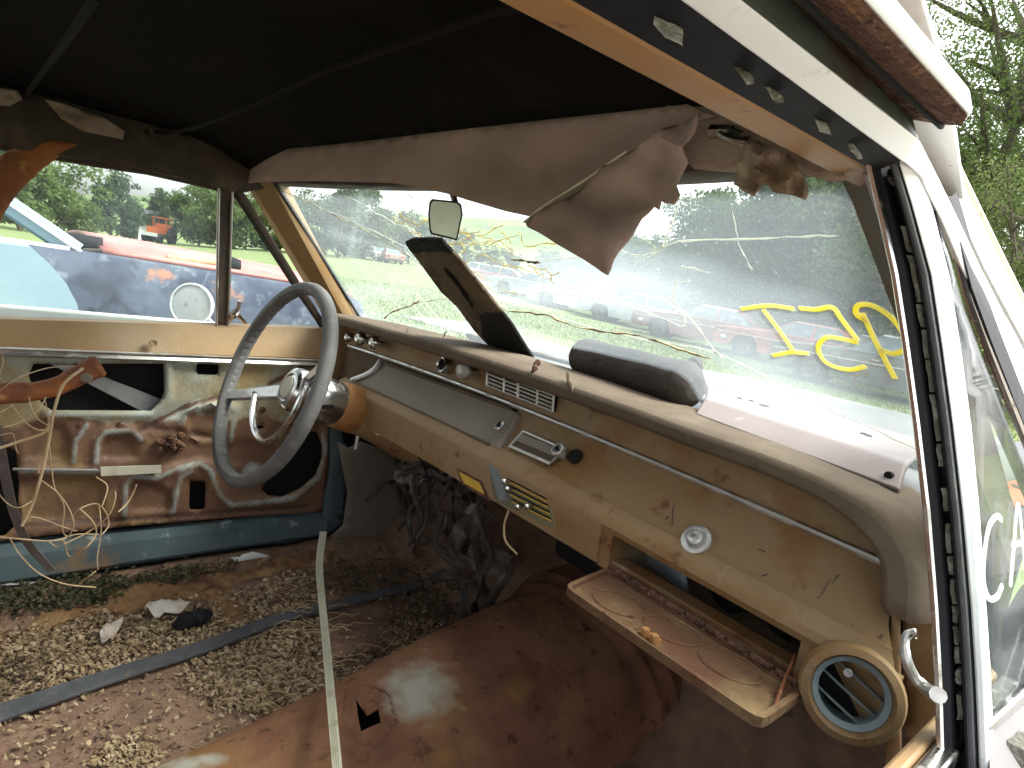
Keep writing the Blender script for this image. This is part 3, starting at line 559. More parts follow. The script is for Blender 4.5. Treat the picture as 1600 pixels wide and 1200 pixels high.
for pts in ([(1157, 483), (1200, 478), (1240, 483)], [(1192, 484), (1216, 515), (1240, 550)], [(1207, 556), (1235, 551), (1263, 553)],
            [(1248, 482), (1275, 484), (1300, 481), (1315, 500), (1340, 533)], [(1340, 536), (1315, 530), (1290, 528), (1278, 545), (1292, 568), (1325, 578), (1352, 573)],
            [(1355, 503), (1338, 492), (1340, 478), (1362, 478), (1390, 495), (1410, 520), (1414, 545), (1395, 553), (1375, 547)], [(1347, 490), (1368, 535), (1398, 592)]):
    stroke(pts, .0052, 'yellow', lambda u, v: PW(u, v, .003), lambda p: -wn(p), 'yellow_numeral_stroke', ws)
# header above the glass, frame posts
def header(yo, z0, z1): return [(x, -.225+.05*cx(x*1.09)+yo, z) for x, z in ()]
m = MB(); m.loft([[(x, wy(x, 1.25)-.012, 1.249), (x, wy(x, 1.25)+.03, 1.249), (x, wy(x, 1.25)+.03, 1.30), (x, wy(x, 1.25)-.075, 1.335), (x, wy(x, 1.25)-.075, 1.325), (x, wy(x, 1.25)-.035, 1.285)] for x in xs(-.60, .60, 24)])
obj('windscreen_header', m, M['railtorn'], car)
def post(s, name, label):
    m = MB(); secs = []
    for t in np.linspace(0, 1, 12):
        z = WB[3]-.03+(WT[3]+.02-WB[3]+.03)*t; W = WB[0]+(WT[0]-WB[0])*t; y0 = WB[1]+(WT[1]-WB[1])*t; xo = SX0+(SX1-SX0)*((z-SZ0)/(SZ1-SZ0))
        secs.append([(s*(W-.008), y0-.004, z), (s*(W-.010), y0-.022, z-.004), (s*(W+.008), y0-.040, z-.006), (s*(W+.022), y0-.055, z-.012), (s*(xo-.016), y0-.060, z-.02), (s*min(xo-.012, W+.03), y0-.03, z-.01), (s*min(xo-.012, W+.022), y0+.02, z+.006), (s*(W+.002), y0+.012, z+.004)])
    m.loft(secs); return obj(name, m, M['tan_trim'] if s < 0 else M['post'], car, label=label)
pl_ = post(-1, 'windscreen_post', 'tan windscreen post beside the steering wheel')
pr_ = post(1, 'windscreen_post', 'rusty windscreen post beside the open side window')
for s, pp in ((-1, pl_), (1, pr_)):
    m = MB(); m.tube([(s*(WB[0]+(WT[0]-WB[0])*t-.004), WB[1]+(WT[1]-WB[1])*t-.003+.004, WB[3]+(WT[3]-WB[3])*t) for t in np.linspace(-.02, 1, 10)], .0045, 6); obj('glass_seal', m, M['blackrub'], pp)
# ---- steering wheel and column
WC = np.array([-.3924, -.2582, .8575]); WTI = .3079; we2 = np.array([0, math.sin(WTI), math.cos(WTI)]); wn_ = np.array([0, math.cos(WTI), -math.sin(WTI)]); we1 = np.array([1., 0, 0])
def wp(a, r, d=0.): return WC+we1*r*math.cos(a)+we2*r*math.sin(a)+wn_*d
m = MB(); n = 150; secs = []
for i in range(n+1):
    a = 2*math.pi*i/n; g = 2.4*abs(math.sin(a*37.5))*.001; c = wp(a, .2); er = we1*math.cos(a)+we2*math.sin(a)
    secs.append([c+er*(.0125*math.cos(q)+(-(.002-g) if math.cos(q) < -.3 else 0))+wn_*.0145*math.sin(q) for q in np.linspace(0, 2*math.pi, 13)[:-1]])
m.loft(secs, True, False); sw = obj('steering_wheel', m, M['wheelrim'], car, label='thin grey steering wheel with chrome horn ring')
WA = rad(203)
for a in (WA, WA-math.pi):
    m = MB(); A, B = wp(a, .035, .05), wp(a, .192, .004); e = np.cross(B-A, wn_); e /= np.linalg.norm(e)
    m.loft([[p-e*h-wn_*.004, p+e*h-wn_*.004, p+e*(h-.003)-wn_*.008, p-e*(h-.003)-wn_*.008][::1] + [p-e*h+wn_*.006, p+e*h+wn_*.006][::-1] for p, h in ((A, .016), (A*.5+B*.5, .0135), (B, .011))]); obj('spoke', m, M['alu'], sw, bevel=.0015)
m = MB(); m.tube([wp(a, .118-.014*abs(math.cos(a-WA)), .022) for a in np.linspace(WA+.05, WA+math.pi-.05, 30)], .0052, 8, 1.5, up=wn_); m.tube([wp(WA+.05, .104, .022), wp(WA, .108, .018)], .004, 6); obj('horn_ring', m, M['chrome'], sw)
m = MB(); HO = WC+wn_*.042; m.lathe(HO, -wn_, [(.045, -.03), (.046, -.012), (.043, .0), (.036, .006), (.030, .0065), (.029, .003), (.018, .008), (.0002, .010)], 32); hb = obj('hub', m, M['chrome'], sw)
m = MB(); m.lathe(HO, -wn_, [(.0235, .0055), (.022, .0095), (.010, .0115), (.0002, .0118)], 24); obj('horn_button', m, M['cream'], hb)
m = MB(); m.lathe(WC+wn_*.068, wn_, [(.040, 0), (.047, .01), (.049, .05), (.047, .082), (.03, .083)], 32); cm_ = obj('column_shell', m, M['chrome'], sw)
m = MB(); m.box(WC+wn_*.11+np.array([.047, -.006, -.006]), (.006, .03, .008)); obj('shell_slot', m, M['black'], cm_)
m = MB(); m.lathe(WC+wn_*.148, wn_, [(.044, 0), (.050, .004), (.052, .02), (.052, .05), (.049, .055), (.03, .056)], 32); obj('column_collar', m, M['collar'], sw)
m = MB(); m.lathe(WC+wn_*.20, wn_, [(.046, 0), (.047, .03), (.048, .1), (.055, .16), (.062, .22)], 28); co = obj('steering_column', m, M['tan'], car)
m = MB(); o = WC+wn_*.235+np.array([.045, -.004, -.012]); m.tube([o, o+np.array([.03, -.012, -.002]), o+np.array([.042, -.016, -.003])], [.009, .008, .006], 10); m.tube([o+np.array([.02, -.008, .002]), o+np.array([.055, .02, -.002]), o+np.array([.075, .045, -.002])], [.006, .006, .005], 8); obj('signal_stub', m, M['cream'], co)
m = MB(); o = WC+wn_*.23+np.array([.01, -.02, -.045]); m.tube([o, o+np.array([.004, -.004, -.03])], [.004, .0035], 8); obj('lever_stub', m, M['alu'], co)
m = MB(); a = WC+wn_*.3; m.tube([a, a+wn_*.3+np.array([0, .0, -.12])], [.03, .03], 14); obj('column_jacket', m, M['wire'], co)
# housing that blends the column into the dash
m = MB(); secs = []
for t in np.linspace(0, 1, 9):
    c = WC+wn_*(.20+.13*t); k = t**1.6; secs.append([c+np.array([1, 0, 0])*((.050+.10*k)*math.cos(a))*(1.0 if math.cos(a) > 0 else .8)+we2*((.050+.022*k)*math.sin(a)) for a in np.linspace(0, 2*math.pi, 25)[:-1]])
m.loft(secs); obj('column_housing', m, M['tan'], dash)
# ---- driver's door (far side)
def seg_d(u, v, pl):
    best = 1e9
    for (a, b), (c, d) in zip(pl[:-1], pl[1:]):
        L = (c-a)**2+(d-b)**2; t = max(0, min(1, ((u-a)*(c-a)+(v-b)*(d-b))/L)); best = min(best, math.hypot(u-a-t*(c-a), v-b-t*(d-b)))
    return best
sst = lambda a, b, x: (lambda t: t*t*(3-2*t))(max(0, min(1, (x-a)/(b-a))))
H_main = [(52, 568), (256, 568), (257, 612), (250, 628), (236, 642), (80, 641), (66, 632), (50, 605), (44, 585)]
H_slot = [(306, 571), (309, 568), (340, 569), (342, 573), (341, 583), (337, 586), (309, 585), (306, 581)]
H_low = [(296, 755), (299, 752), (318, 751), (321, 755), (320, 793), (316, 796), (298, 796), (295, 792)]
H_spk = [(455, 678), (475, 671), (495, 676), (503, 695), (502, 718), (492, 742), (470, 762), (440, 776), (418, 774), (408, 764), (425, 735), (440, 700)]
H_left = [(-70, 705), (10, 695), (26, 705), (30, 760), (26, 820), (8, 836), (-70, 842)]
H_tiny = [(401, 666), (410, 664), (412, 668), (403, 671)]
door_holes = (H_main, H_slot, H_low, H_spk, H_left, H_tiny)
recess = [([(38, 662), (60, 656), (100, 660), (110, 672), (112, 700), (118, 722), (36, 722)], 1), ([(153, 690), (165, 676), (205, 674), (218, 684), (220, 722), (150, 722)], 1), ([(22, 742), (152, 742), (165, 760), (165, 812), (120, 818), (38, 818)], 1),
          ([(196, 760), (206, 746), (230, 746), (268, 764), (276, 800), (196, 806)], 1), ([(245, 690), (290, 672), (420, 690), (440, 700), (420, 740), (330, 722), (250, 735)], .6)]
pale_lines = [[(240, 748), (276, 733), (312, 723), (330, 736), (341, 768), (360, 789), (420, 783), (458, 778), (497, 746), (508, 705), (504, 680)], [(150, 722), (153, 688), (165, 675), (206, 673), (220, 686)], [(195, 806), (196, 758), (208, 744), (232, 745)],
              [(75, 646), (236, 647), (262, 622), (264, 565)], [(270, 800), (282, 745), (300, 735)], [(115, 722), (118, 690), (135, 665)], [(300, 640), (345, 632), (370, 640), (360, 690)], [(20, 735), (150, 737)]]
dark_lines = [[(215, 675), (250, 655), (290, 635), (345, 620)], [(240, 668), (330, 680)], [(420, 600), (470, 575), (500, 570)], [(0, 822), (270, 806), (480, 790)]]
bolts = [(129, 664), (188, 664), (270, 683), (283, 680), (265, 700), (280, 700), (250, 690), (410, 640), (340, 640)]
def door_depth(u, v):
    d = 0.
    for pl, k in recess:
        e = seg_d(u, v, pl+[pl[0]]); d -= .010*k*(sst(0, 10, e) if inpoly(u, v, pl) else 0)
    for pl in pale_lines: d += .007*(1-sst(2, 11, seg_d(u, v, pl)))
    for pl in dark_lines: d -= .005*(1-sst(1, 7, seg_d(u, v, pl)))
    e = math.hypot((u-322), (v-661)*1.15); d += .006*(1-sst(34, 42, e))-.010*(1-sst(26, 36, e))
    e = min(seg_d(u, v, h+[h[0]]) for h in door_holes); d -= .004*(1-sst(0, 6, e))
    return d+.0012*nz((u/30, v/30, 3))
outline = [(-110, 540), (0, 552), (250, 562), (500, 572), (514, 600), (516, 650), (512, 740), (505, 800), (400, 806), (200, 822), (0, 845), (-110, 860)]
dm = fill(outline, lambda u, v: (u, v, 0), 6.5, door_holes); uv = [(p[0], p[1]) for p in dm.v]; dm.v = [tuple(PX(u, v, -.70+door_depth(u, v))) for u, v in uv]
door = obj('driver_door', dm, M['door_in'], car, solid=.0025, label='stripped far-side door with rusting inner steel and empty openings', smooth=60)
for nm in ('rust', 'rust2', 'pale'):
    at = door.data.attributes.new(nm, 'FLOAT', 'POINT'); vals = []
    for u, v in uv:
        if nm == 'rust':
            k = sst(640, 672, v+18*nz((u/45, v/45, 5)))*.75+.12*nz((u/60, v/40, 2))
            for pl, q in recess:
                if inpoly(u, v, pl): k += .2
            k -= .65*(1-sst(230, 300, u))*sst(60, 20, v-640)*.0
            if math.hypot(u-322, v-661) < 32: k += .5
            k += .25*sst(300, 480, u)*sst(600, 700, v)
        elif nm == 'rust2':
            k = max([1-sst(1, 9, seg_d(u, v, pl)) for pl in dark_lines])*.9
            k = max(k, .8*(1-sst(12, 34, math.hypot(u-270, v-692))), .55*(1-sst(0, 18, abs(v-722)))*(1 if u < 240 else 0))
            for b in bolts: k = max(k, 1-sst(2, 9, math.hypot(u-b[0], v-b[1])))
        else:
            k = max([1-sst(1, 9, seg_d(u, v, pl)) for pl in pale_lines])*.9
            k = max(k, .9*(1-sst(14, 26, math.hypot(u-395, v-740))))
        vals.append(max(0, min(1.2, k)))
    at.data.foreach_set('value', vals)
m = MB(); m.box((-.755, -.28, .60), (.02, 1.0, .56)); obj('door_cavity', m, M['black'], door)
m = MB(); m.box((-.815, -.35, .60), (.02, 1.15, .62)); obj('outer_skin', m, M['outer'], door, bevel=.006)
m = MB(); a, b, c, d = PX(62, 560, -.722), PX(96, 563, -.722), PX(262, 628, -.722), PX(228, 646, -.722); m.hexa([a, b, c, d], [p+np.array([-.004, 0, 0]) for p in (a, b, c, d)]); obj('regulator_bar', m, M['dirtmetal'], door, label='grey regulator bar across the main opening')
m = MB(); m.tube([PX(20, 733, -.688), PX(160, 735, -.688)], .0028, 6); obj('lock_rod', m, M['dirtmetal'], door)
q = [PX(*p, -.684) for p in ((157, 730), (252, 727), (252, 739), (158, 744))]; m = MB(); m.hexa(q, [p+np.array([-.003, 0, 0]) for p in q]); obj('tape_strip', m, M['cream'], door)
for b in bolts:
    m = MB(); o = PX(*b, -.700+.002); m.lathe(o, (1, 0, 0), [(.008, -.006), (.008, .003), (.005, .005), (.0002, .005)], 8); obj('bolt', m, M['drip'], door)
m = MB(); m.tube([PX(243, 690, -.69), PX(262, 694, -.685), PX(275, 690, -.682), PX(288, 697, -.685)], [.006, .009, .008, .005], 8); m.tube([PX(268, 684, -.68), PX(272, 702, -.68)], [.007, .006], 8); obj('lock_remains', m, M['drip'], door)
# tan cap along the sill, bright strip below it
m = MB(); secs = []
for u in xs(-110, 508, 24):
    v0 = 498+.030*u if u > 0 else 498+.03*u; v1 = 545+.033*u
    a = PS(u, v0, -1, .0); b = PX(u, v1, -.700); secs.append([a+np.array([-.01, 0, .004]), a+np.array([.016, 0, .002]), a*.55+b*.45+np.array([.016, 0, 0]), b+np.array([.008, 0, .004]), b+np.array([.004, 0, -.004]), b+np.array([-.02, 0, 0])])
m.loft(secs); obj('sill_cap', m, M['tan_trim'], door, label='tan painted window sill cap')
m = MB(); secs = []
for u in xs(-110, 505, 20):
    a = PX(u, 549+.036*u, -.688); secs.append([a+np.array([x, 0, z]) for x, z in ((0, .009), (.007, .007), (.004, .001), (.008, -.005), (0, -.009), (-.006, 0))])
m.loft(secs); obj('chrome_strip', m, M['alu'], door)
m = MB(); m.lathe(PX(240, 536, -.683), (1, 0, .15), [(.008, -.006), (.008, .003), (.005, .003), (.005, .001), (.0002, .001)], 14); obj('lock_ferrule', m, M['tan_trim'], door)
# blue lower ledge
m = MB(); secs = []
for u in xs(-110, 506, 60):
    k = u/506; v0 = 852-.10*u; v1 = 908-.150*u
    st = 1-sst(170, 182, u) if u < 260 else sst(366, 380, u); st = max(0, min(1, st)) if not 182 < u < 366 else .55
    a = PX(u, v0, -.700); b = PX(u, v1, -.668); o = .010+.014*st
    secs.append([a+np.array([-.02, 0, 0]), a+np.array([.002, 0, 0]), a*.8+b*.2+np.array([o, 0, 0]), a*.45+b*.55+np.array([o*.8, 0, 0]), b+np.array([o*.5, 0, .004]), b+np.array([o*.3, 0, -.004]), b+np.array([-.05, 0, -.004])])
m.loft(secs); obj('lower_ledge', m, M['blue'], door, label='pale blue painted lower edge of the door')
obj('front_edge', fill([(505, 575), (520, 600), (535, 690), (545, 700), (541, 760), (533, 822), (516, 834), (500, 838), (505, 790), (515, 730), (515, 650)], lambda u, v: PX(u, v, -.688), 14), M['blue'], door, solid=.012)
# side glass, division bar, quarter light
sg = obj('side_glass', fill([(-140, 215), (-20, 227), (60, 242), (150, 256), (230, 268), (340, 292), (338, 514), (200, 508), (-140, 496)], lambda u, v: PS(u, v, -1, .004), 40), M['glassL'], door, solid=.004)
m = MB(); m.strip([PS(341, 288, -1, -.012), PS(337, 514, -1, -.012)], [PS(364, 292, -1, -.012), PS(356, 516, -1, -.012)], PS(341, 288, -1, .02)-PS(341, 288, -1, -.012)); obj('division_bar', m, M['railtorn'], door, bevel=.003)
m = MB(); m.tube([PS(342, 290, -1, -.014), PS(338, 514, -1, -.014)], .003, 6); m.tube([PS(363, 294, -1, -.014), PS(356, 514, -1, -.014)], .003, 6); obj('bar_edging', m, M['alu'], door)
obj('quarter_glass', fill([(362, 300), (375, 318), (470, 470), (498, 500), (500, 512), (356, 510)], lambda u, v: PS(u, v, -1, .006), 40), M['glassL'], door, solid=.004)
m = MB(); m.tube([PS(356, 514, -1, 0), PS(430, 518, -1, 0), PS(505, 516, -1, 0)], .0075, 8); m.tube([PS(364, 298, -1, .004), PS(378, 318, -1, .004), PS(470, 462, -1, .004), PS(503, 510, -1, .004)], .006, 8); obj('quarter_seal', m, M['blackrub'], door)
m = MB(); m.tube(spline([PS(358, 500, -1, -.008), PS(366, 488, -1, -.02), PS(372, 482, -1, -.024), PS(374, 470, -1, -.024)], 5), [.007]*6+[.005]*10, 8); m.tube([PS(356, 496, -1, -.01), PS(372, 492, -1, -.016), PS(384, 505, -1, -.01)], [.009, .008, .004], 8); obj('quarter_latch', m, M['chrome'], door)
m = MB()   # upper window frame with torn edge trim
pts = [(-140, 205), (0, 226), (60, 238), (150, 254), (230, 266), (300, 282), (345, 293), (372, 300)]
m.tube([PS(u, v, -1, 0.0) for u, v in pts], .009, 8); m.tube([PS(u, v, -1, -.006) for u, v in [(372, 300), (395, 335), (470, 455), (504, 508)]], .010, 8); obj('window_frame', m, M['railtorn'], door)
# outside mirror
mo = PX(299, 476, -.86); ma = Vector((.72, -.68, .1)).normalized()
m = MB(); m.lathe(mo, ma, [(.0002, .0), (.040, .002), (.050, -.003), (.0515, -.008), (.046, -.022), (.025, -.034), (.0002, -.038)], 36); mi = obj('outside_mirror', m, M['mirback'], door, label='round spotted white outside mirror')
m = MB(); m.lathe(mo, ma, [(.0495, -.010), (.0535, -.004), (.0535, .002), (.050, .0035), (.0485, .0)], 36, True); obj('mirror_rim', m, M['white_metal'], mi)
m = MB(); b_ = np.array(mo)-np.array(ma)*.02; m.tube([b_, b_+np.array([.0, .04, -.045]), np.array([-.80, b_[1]+.06, .90])], [.010, .009, .014], 10); obj('mirror_arm', m, M['chrome'], mi)
# B-post, left roof rail, torn trims
m = MB(); m.tube(spline([PX(-120, 520, -.66), PX(-60, 400, -.64), PX(-20, 318, -.63), (PX(15, 272, -.622)), PX(50, 246, -.614), PX(85, 232, -.608), PX(125, 226, -.606)], 6), [.026]*22+[.024, .023, .022, .021, .02, .019, .018, .016, .014, .012, .010, .008, .006, .004, .002], 12, .7); obj('centre_post', m, M['orange'], car, label='curved orange rusted post at the rear of the far door')
obj('far_roof_rail', fill([(-140, 60), (0, 70), (60, 80), (150, 110), (200, 140), (260, 180), (350, 200), (520, 222), (620, 232), (430, 292), (372, 302), (300, 282), (230, 266), (150, 252), (60, 238), (-140, 206)], lambda u, v: PX(u, v, -.604+.012*nz((u/60, v/30, 1))), 16), M['railtorn'], car, solid=.006)
obj('torn_trim', fill([(70, 155), (100, 162), (165, 185), (195, 205), (192, 218), (130, 205), (95, 185)], lambda u, v: PX(u, v, -.585+.012*nz((u/30, v/20, 1))), 10), M['cloth2'], car, solid=.003)
obj('torn_trim', fill([(-60, 135), (0, 138), (28, 142), (35, 155), (15, 165), (-60, 160)], lambda u, v: PX(u, v, -.585+.012*nz((u/30, v/20, 4))), 10), M['cloth2'], car, solid=.003)
obj('torn_trim', fill([(232, 198), (290, 205), (330, 210), (380, 214), (470, 216), (475, 226), (380, 240), (280, 236), (236, 222)], lambda u, v: PX(u, v, -.59+.015*nz((u/40, v/20, 7))), 12), M['railtorn'], car, solid=.003)
m = MB(); m.loft([[(-.715, y, .90), (-.700, y, .905), (-.690, y, .86), (-.692, y, .45), (-.675, y, .34), (-.72, y, .34)] for y in (-.80, -1.1, -1.5, -1.88)]); obj('rear_side_panel', m, M['door_in'], car, bevel=.006)
m = MB(); m.loft([[(-.60, y, 1.215), (-.585, y, 1.26), (-.585, y, 1.32), (-.625, y, 1.33), (-.64, y, 1.215)] for y in (-.68, -1.0, -1.4, -1.9)]); obj('rear_roof_rail', m, M['railtorn'], car, bevel=.006)
m = MB(); m.tube([PX(-110, 505, -.662), (-.672, -.80, .86), (-.69, -.80, .40)], [.026, .03, .035], 12, .7); obj('post_base', m, M['orange'], car)
# ---- roof
def zroof(x, y):
    z = 1.350-.050*(abs(x)/.62)**2.4
    if y > -.45: z -= .055*((y+.45)/.22)**2
    return z
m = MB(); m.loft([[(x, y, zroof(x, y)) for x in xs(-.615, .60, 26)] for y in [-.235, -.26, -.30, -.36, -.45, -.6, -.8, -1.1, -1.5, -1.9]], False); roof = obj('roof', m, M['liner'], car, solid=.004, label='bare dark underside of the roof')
m = MB(); m.loft([[(x, y, zroof(x, y)+.028-.012*(abs(x)/.66)**6) for x in xs(-.66, .655, 26)] for y in [-.19, -.24, -.30, -.36, -.45, -.6, -.8, -1.1, -1.5, -1.95]], False); obj('roof_skin', m, M['outer'], roof, solid=.003)
def bow(y, x0, x1): return [(x, y+.03*(1-(x/.62)**2), zroof(x, y)-.012-.028*(1-abs(1-abs(x)/.62))) for x in xs(x0, x1, 20)]
m = MB(); m.tube([PX(225, 205, -.60), PX(262, 208, -.58)] + [PY(u, v, y) for u, v, y in ((300, 200, -.445), (340, 186, -.44), (400, 162, -.435), (500, 113, -.43), (620, 72, -.425), (700, 44, -.42), (770, 18, -.42))] + [np.array((.60, -.42, 1.29))], .0036, 8); obj('roof_bow', m, M['bow'], roof)
m = MB(); m.tube([PX(38, 152, -.60)] + [PY(u, v, y) for u, v, y in ((70, 108, -.64), (110, 55, -.645), (150, -5, -.65))] + [np.array((.2, -.66, 1.335)), np.array((.6, -.66, 1.29))], .0036, 8); obj('roof_bow', m, M['bow'], roof)
# torn headliner hanging from the header
def PHL(u, v):                              # the cloth hangs a little behind the header, bellying towards the cabin
    return PY(u, v, -.262-.018*math.sin((u-250)/420)-.010*nz((u/90, v/70, 2))-.03*sst(270, 420, v)*sst(700, 950, u))
hl = obj('torn_headliner', fill([(252, 254), (340, 243), (440, 234), (560, 222), (700, 205), (870, 186), (1000, 172), (1075, 163), (1118, 182), (1085, 190), (1000, 235), (960, 262), (930, 290), (905, 320), (872, 334), (850, 343), (790, 330), (735, 314), (700, 303), (660, 294), (612, 286), (500, 283), (410, 284), (345, 290), (300, 272)], PHL, 14), M['cloth'], car, solid=.002, label='mauve-tan headliner cloth sagging over the windscreen')
def PFL(u, v): return PHL(u, v)+np.array([0, -.016-.012*nz((u/50, v/50, 8)), 0])
obj('folded_flap', fill([(836, 351), (850, 345), (880, 330), (905, 315), (940, 292), (1000, 246), (1060, 212), (1112, 188), (1100, 215), (1088, 240), (1092, 262), (1080, 278), (1072, 296), (1076, 310), (1068, 324), (1052, 322), (1044, 318), (1040, 332), (1030, 326), (1016, 345), (1005, 372), (990, 400), (975, 425), (968, 434), (955, 428), (900, 392), (860, 368), (838, 358)], PFL, 11), M['cloth'], hl, solid=.002, label='pointed flap torn from the headliner')
m = MB(); m.tube(spline([PFL(836, 352)+np.array([0, -.003, 0]), PFL(880, 329)+np.array([0, -.004, 0]), PFL(940, 291)+np.array([0, -.004, 0]), PFL(1000, 246)+np.array([0, -.004, 0])], 6), [.0016*random.uniform(.4, 1) for _ in range(19)], 5); obj('frayed_edge', m, M['cream'], hl)
obj('headliner_scrap', fill([(1165, 222), (1185, 222), (1215, 236), (1240, 250), (1255, 280), (1264, 302), (1258, 312), (1230, 302), (1208, 300), (1198, 286), (1190, 288), (1178, 306), (1170, 300), (1160, 297), (1148, 288), (1150, 272), (1158, 245)], lambda u, v: PY(u, v, -.305-.012*nz((u/25, v/25, 2))), 8), M['cloth2'], hl, solid=.002, label='ragged stained scrap dangling beside the headliner')
obj('header_lining', fill([(1040, 160), (1090, 150), (1180, 195), (1260, 235), (1330, 280), (1300, 284), (1240, 268), (1160, 270), (1085, 264), (1060, 240)], lambda u, v: PY(u, v, -.272), 16), M['cloth2'], hl, solid=.003)
m = MB(); m.tube(spline([PY(1122, 205, -.285), PY(1140, 216, -.29), PY(1172, 222, -.29)], 5), [.0035]*11, 8); m.tube([PY(1112, 206, -.285), PY(1150, 205, -.285)], [.006, .004], 8); m.tube([PY(1130, 200, -.285), PY(1160, 212, -.29)], .003, 6); obj('visor_bracket', m, M['chrome'], hl)
# rear-view mirror
c0 = PY(697, 343, -.215); nm = CAM-c0; nm /= np.linalg.norm(nm); nm = nm+np.array([.75, -.66, .03]); nm /= np.linalg.norm(nm)
rq = [PP(*p, c0, nm) for p in ((671, 316), (675, 311), (715, 315), (721, 320), (723, 335), (714, 376), (704, 373), (674, 366), (671, 360), (669, 335))]
m = MB(); ring0 = rq; m.loft([[p-nm*.022+(c0-p)*.25 for p in ring0], [p-nm*.006 for p in ring0], [p+nm*.002 for p in ring0], [p+nm*.003+(c0-p)*.07 for p in ring0], [p+nm*.001+(c0-p)*.08 for p in ring0]]); rm = obj('interior_mirror', m, M['blackrub'], car, label='small rounded interior mirror on a stalk')
m = MB(); m.loft([[p+nm*.0005+(c0-p)*.085 for p in ring0], [p+nm*.0022+(c0-p)*.095 for p in ring0]]); obj('mirror_glass', m, M['mirror'], rm)
m = MB(); m.tube([c0-nm*.016, PY(716, 330, -.20), PY(710, 312, -.20), PY(704, 292, -.20), PY(698, 270, -.205)], [.008, .005, .0045, .005, .006], 8); obj('mirror_stalk', m, M['chrome'], rm)
# ---- near side: roof rail, door frame, drip rail (each a line through two picture points at a known x), carried back to the rear
def rline(p, q, x0, x1=None, yb=-1.35, yf=None):
    a, b = PX(*p, x0), PX(*q, x1 if x1 else x0); d = (b-a)/(b[1]-a[1]); pts = [a+d*(yb-a[1]), a+d*(yb*.6+a[1]*.4-a[1]), a, a*.5+b*.5, b]
    return pts
b0 = rline((766, 0), (1352, 300), .598); b1 = rline((893, 0), (1366, 268), .622); b2 = rline((1064, 0), (1408, 251), .652); b3 = rline((1161, 0), (1436, 217), .664)
b4 = rline((1235, 0), (1424, 187), .654); b5 = rline((1262, 0), (1472, 195), .672); b6 = rline((1311, 0), (1503, 196), .692); b7 = rline((1349, 0), (1512, 180), .697)
upv = np.array([0, 0, 1.])
m = MB(); m.loft([[a, b, b+np.array([.0, 0, .03]), a+np.array([-.004, 0, .045])] for a, b in zip(b0, b1)]); obj('near_roof_rail', m, M['rail'], car, bevel=.003, label='tan painted roof rail above the open window')
fr = MB(); fr.loft([[b, c, c+np.array([-.001, 0, .004]), c+np.array([-.008, 0, .010]), b+np.array([.006, 0, .014]), b+np.array([.001, 0, .004])] for b, c in zip(b1, b2)]); ndf = obj('near_door', fr, M['blackrub'], car, label='near door with its window wound down')
m = MB(); m.loft([[a+np.array([.0015, 0, -.0015]), b, b+np.array([-.012, 0, .006]), a+np.array([-.004, 0, .012])] for a, b in zip(b2, b3)]); obj('door_frame', m, M['white_metal'], ndf, bevel=.002, label='bright upper door frame')
for c, s in (((1045, 38), .010), ((1160, 108), .007), ((1207, 139), .007), ((1283, 188), .009), ((1335, 232), .006)):
    o = PX(*c, .640); m = MB(); secs = []
    for t in (0, 1):
        secs.append([o+np.array([.004*t*0+.001*math.sin(a*3+s*900), 0, 0])+np.array([-.3, .5, .6])*s*(.9+.25*math.sin(a*2.3+c[0]))*math.cos(a)*.7+np.array([-.5, -.7, .5])*s*.8*math.sin(a)+np.array([.002, -.002, -.003])*t for a in np.linspace(0, 2*math.pi, 9)[:-1]])
    m.loft(secs); obj('run_clip', m, M['clip'], ndf)
m = MB(); m.loft([[a, b, b+np.array([-.02, 0, .04]), a+np.array([-.03, 0, .04])] for a, b in zip(b3, b4)]); obj('gutter_side', m, M['drip_side'], roof)
m = MB(); m.loft([[a, b, c, d, d+np.array([-.012, 0, .012]), a+np.array([-.03, 0, .05])] for a, b, c, d in zip(b4, b5, b6, b7)]); dr = obj('drip_rail', m, M['drip'], roof, label='rusted drip rail along the roof edge')
m = MB(); m.loft([[c+np.array([.0012, 0, .0012]), d+np.array([.002, 0, .001]), d+np.array([-.002, 0, .012]), d+np.array([-.012, 0, .014]), d+np.array([-.03, 0, .022]), c+np.array([-.012, 0, .009])] for c, d in zip(b6, b7)]); obj('drip_edge', m, M['outer'], roof, bevel=.002)
m = MB(); m.tube([a*.4+b*.6+np.array([0, 0, -.001]) for a, b in zip(b5, b5)], .0016, 5); obj('gutter_seam', m, M['black'], roof)
if 0:
  m = MB(); m.loft([[np.array(PX(1425, 190, .66))+np.array([a*.008, b*.010+t*.014, c*.007-t*.010]) for a, b, c in ((-1, -1, 0), (1, -1, 0), (1.2, .4, .6), (.3, 1, 1), (-1, .6, 1))] for t in (0, .5, 1)]); obj('peeling_joint', m, M['mirback'], roof, bevel=.002)
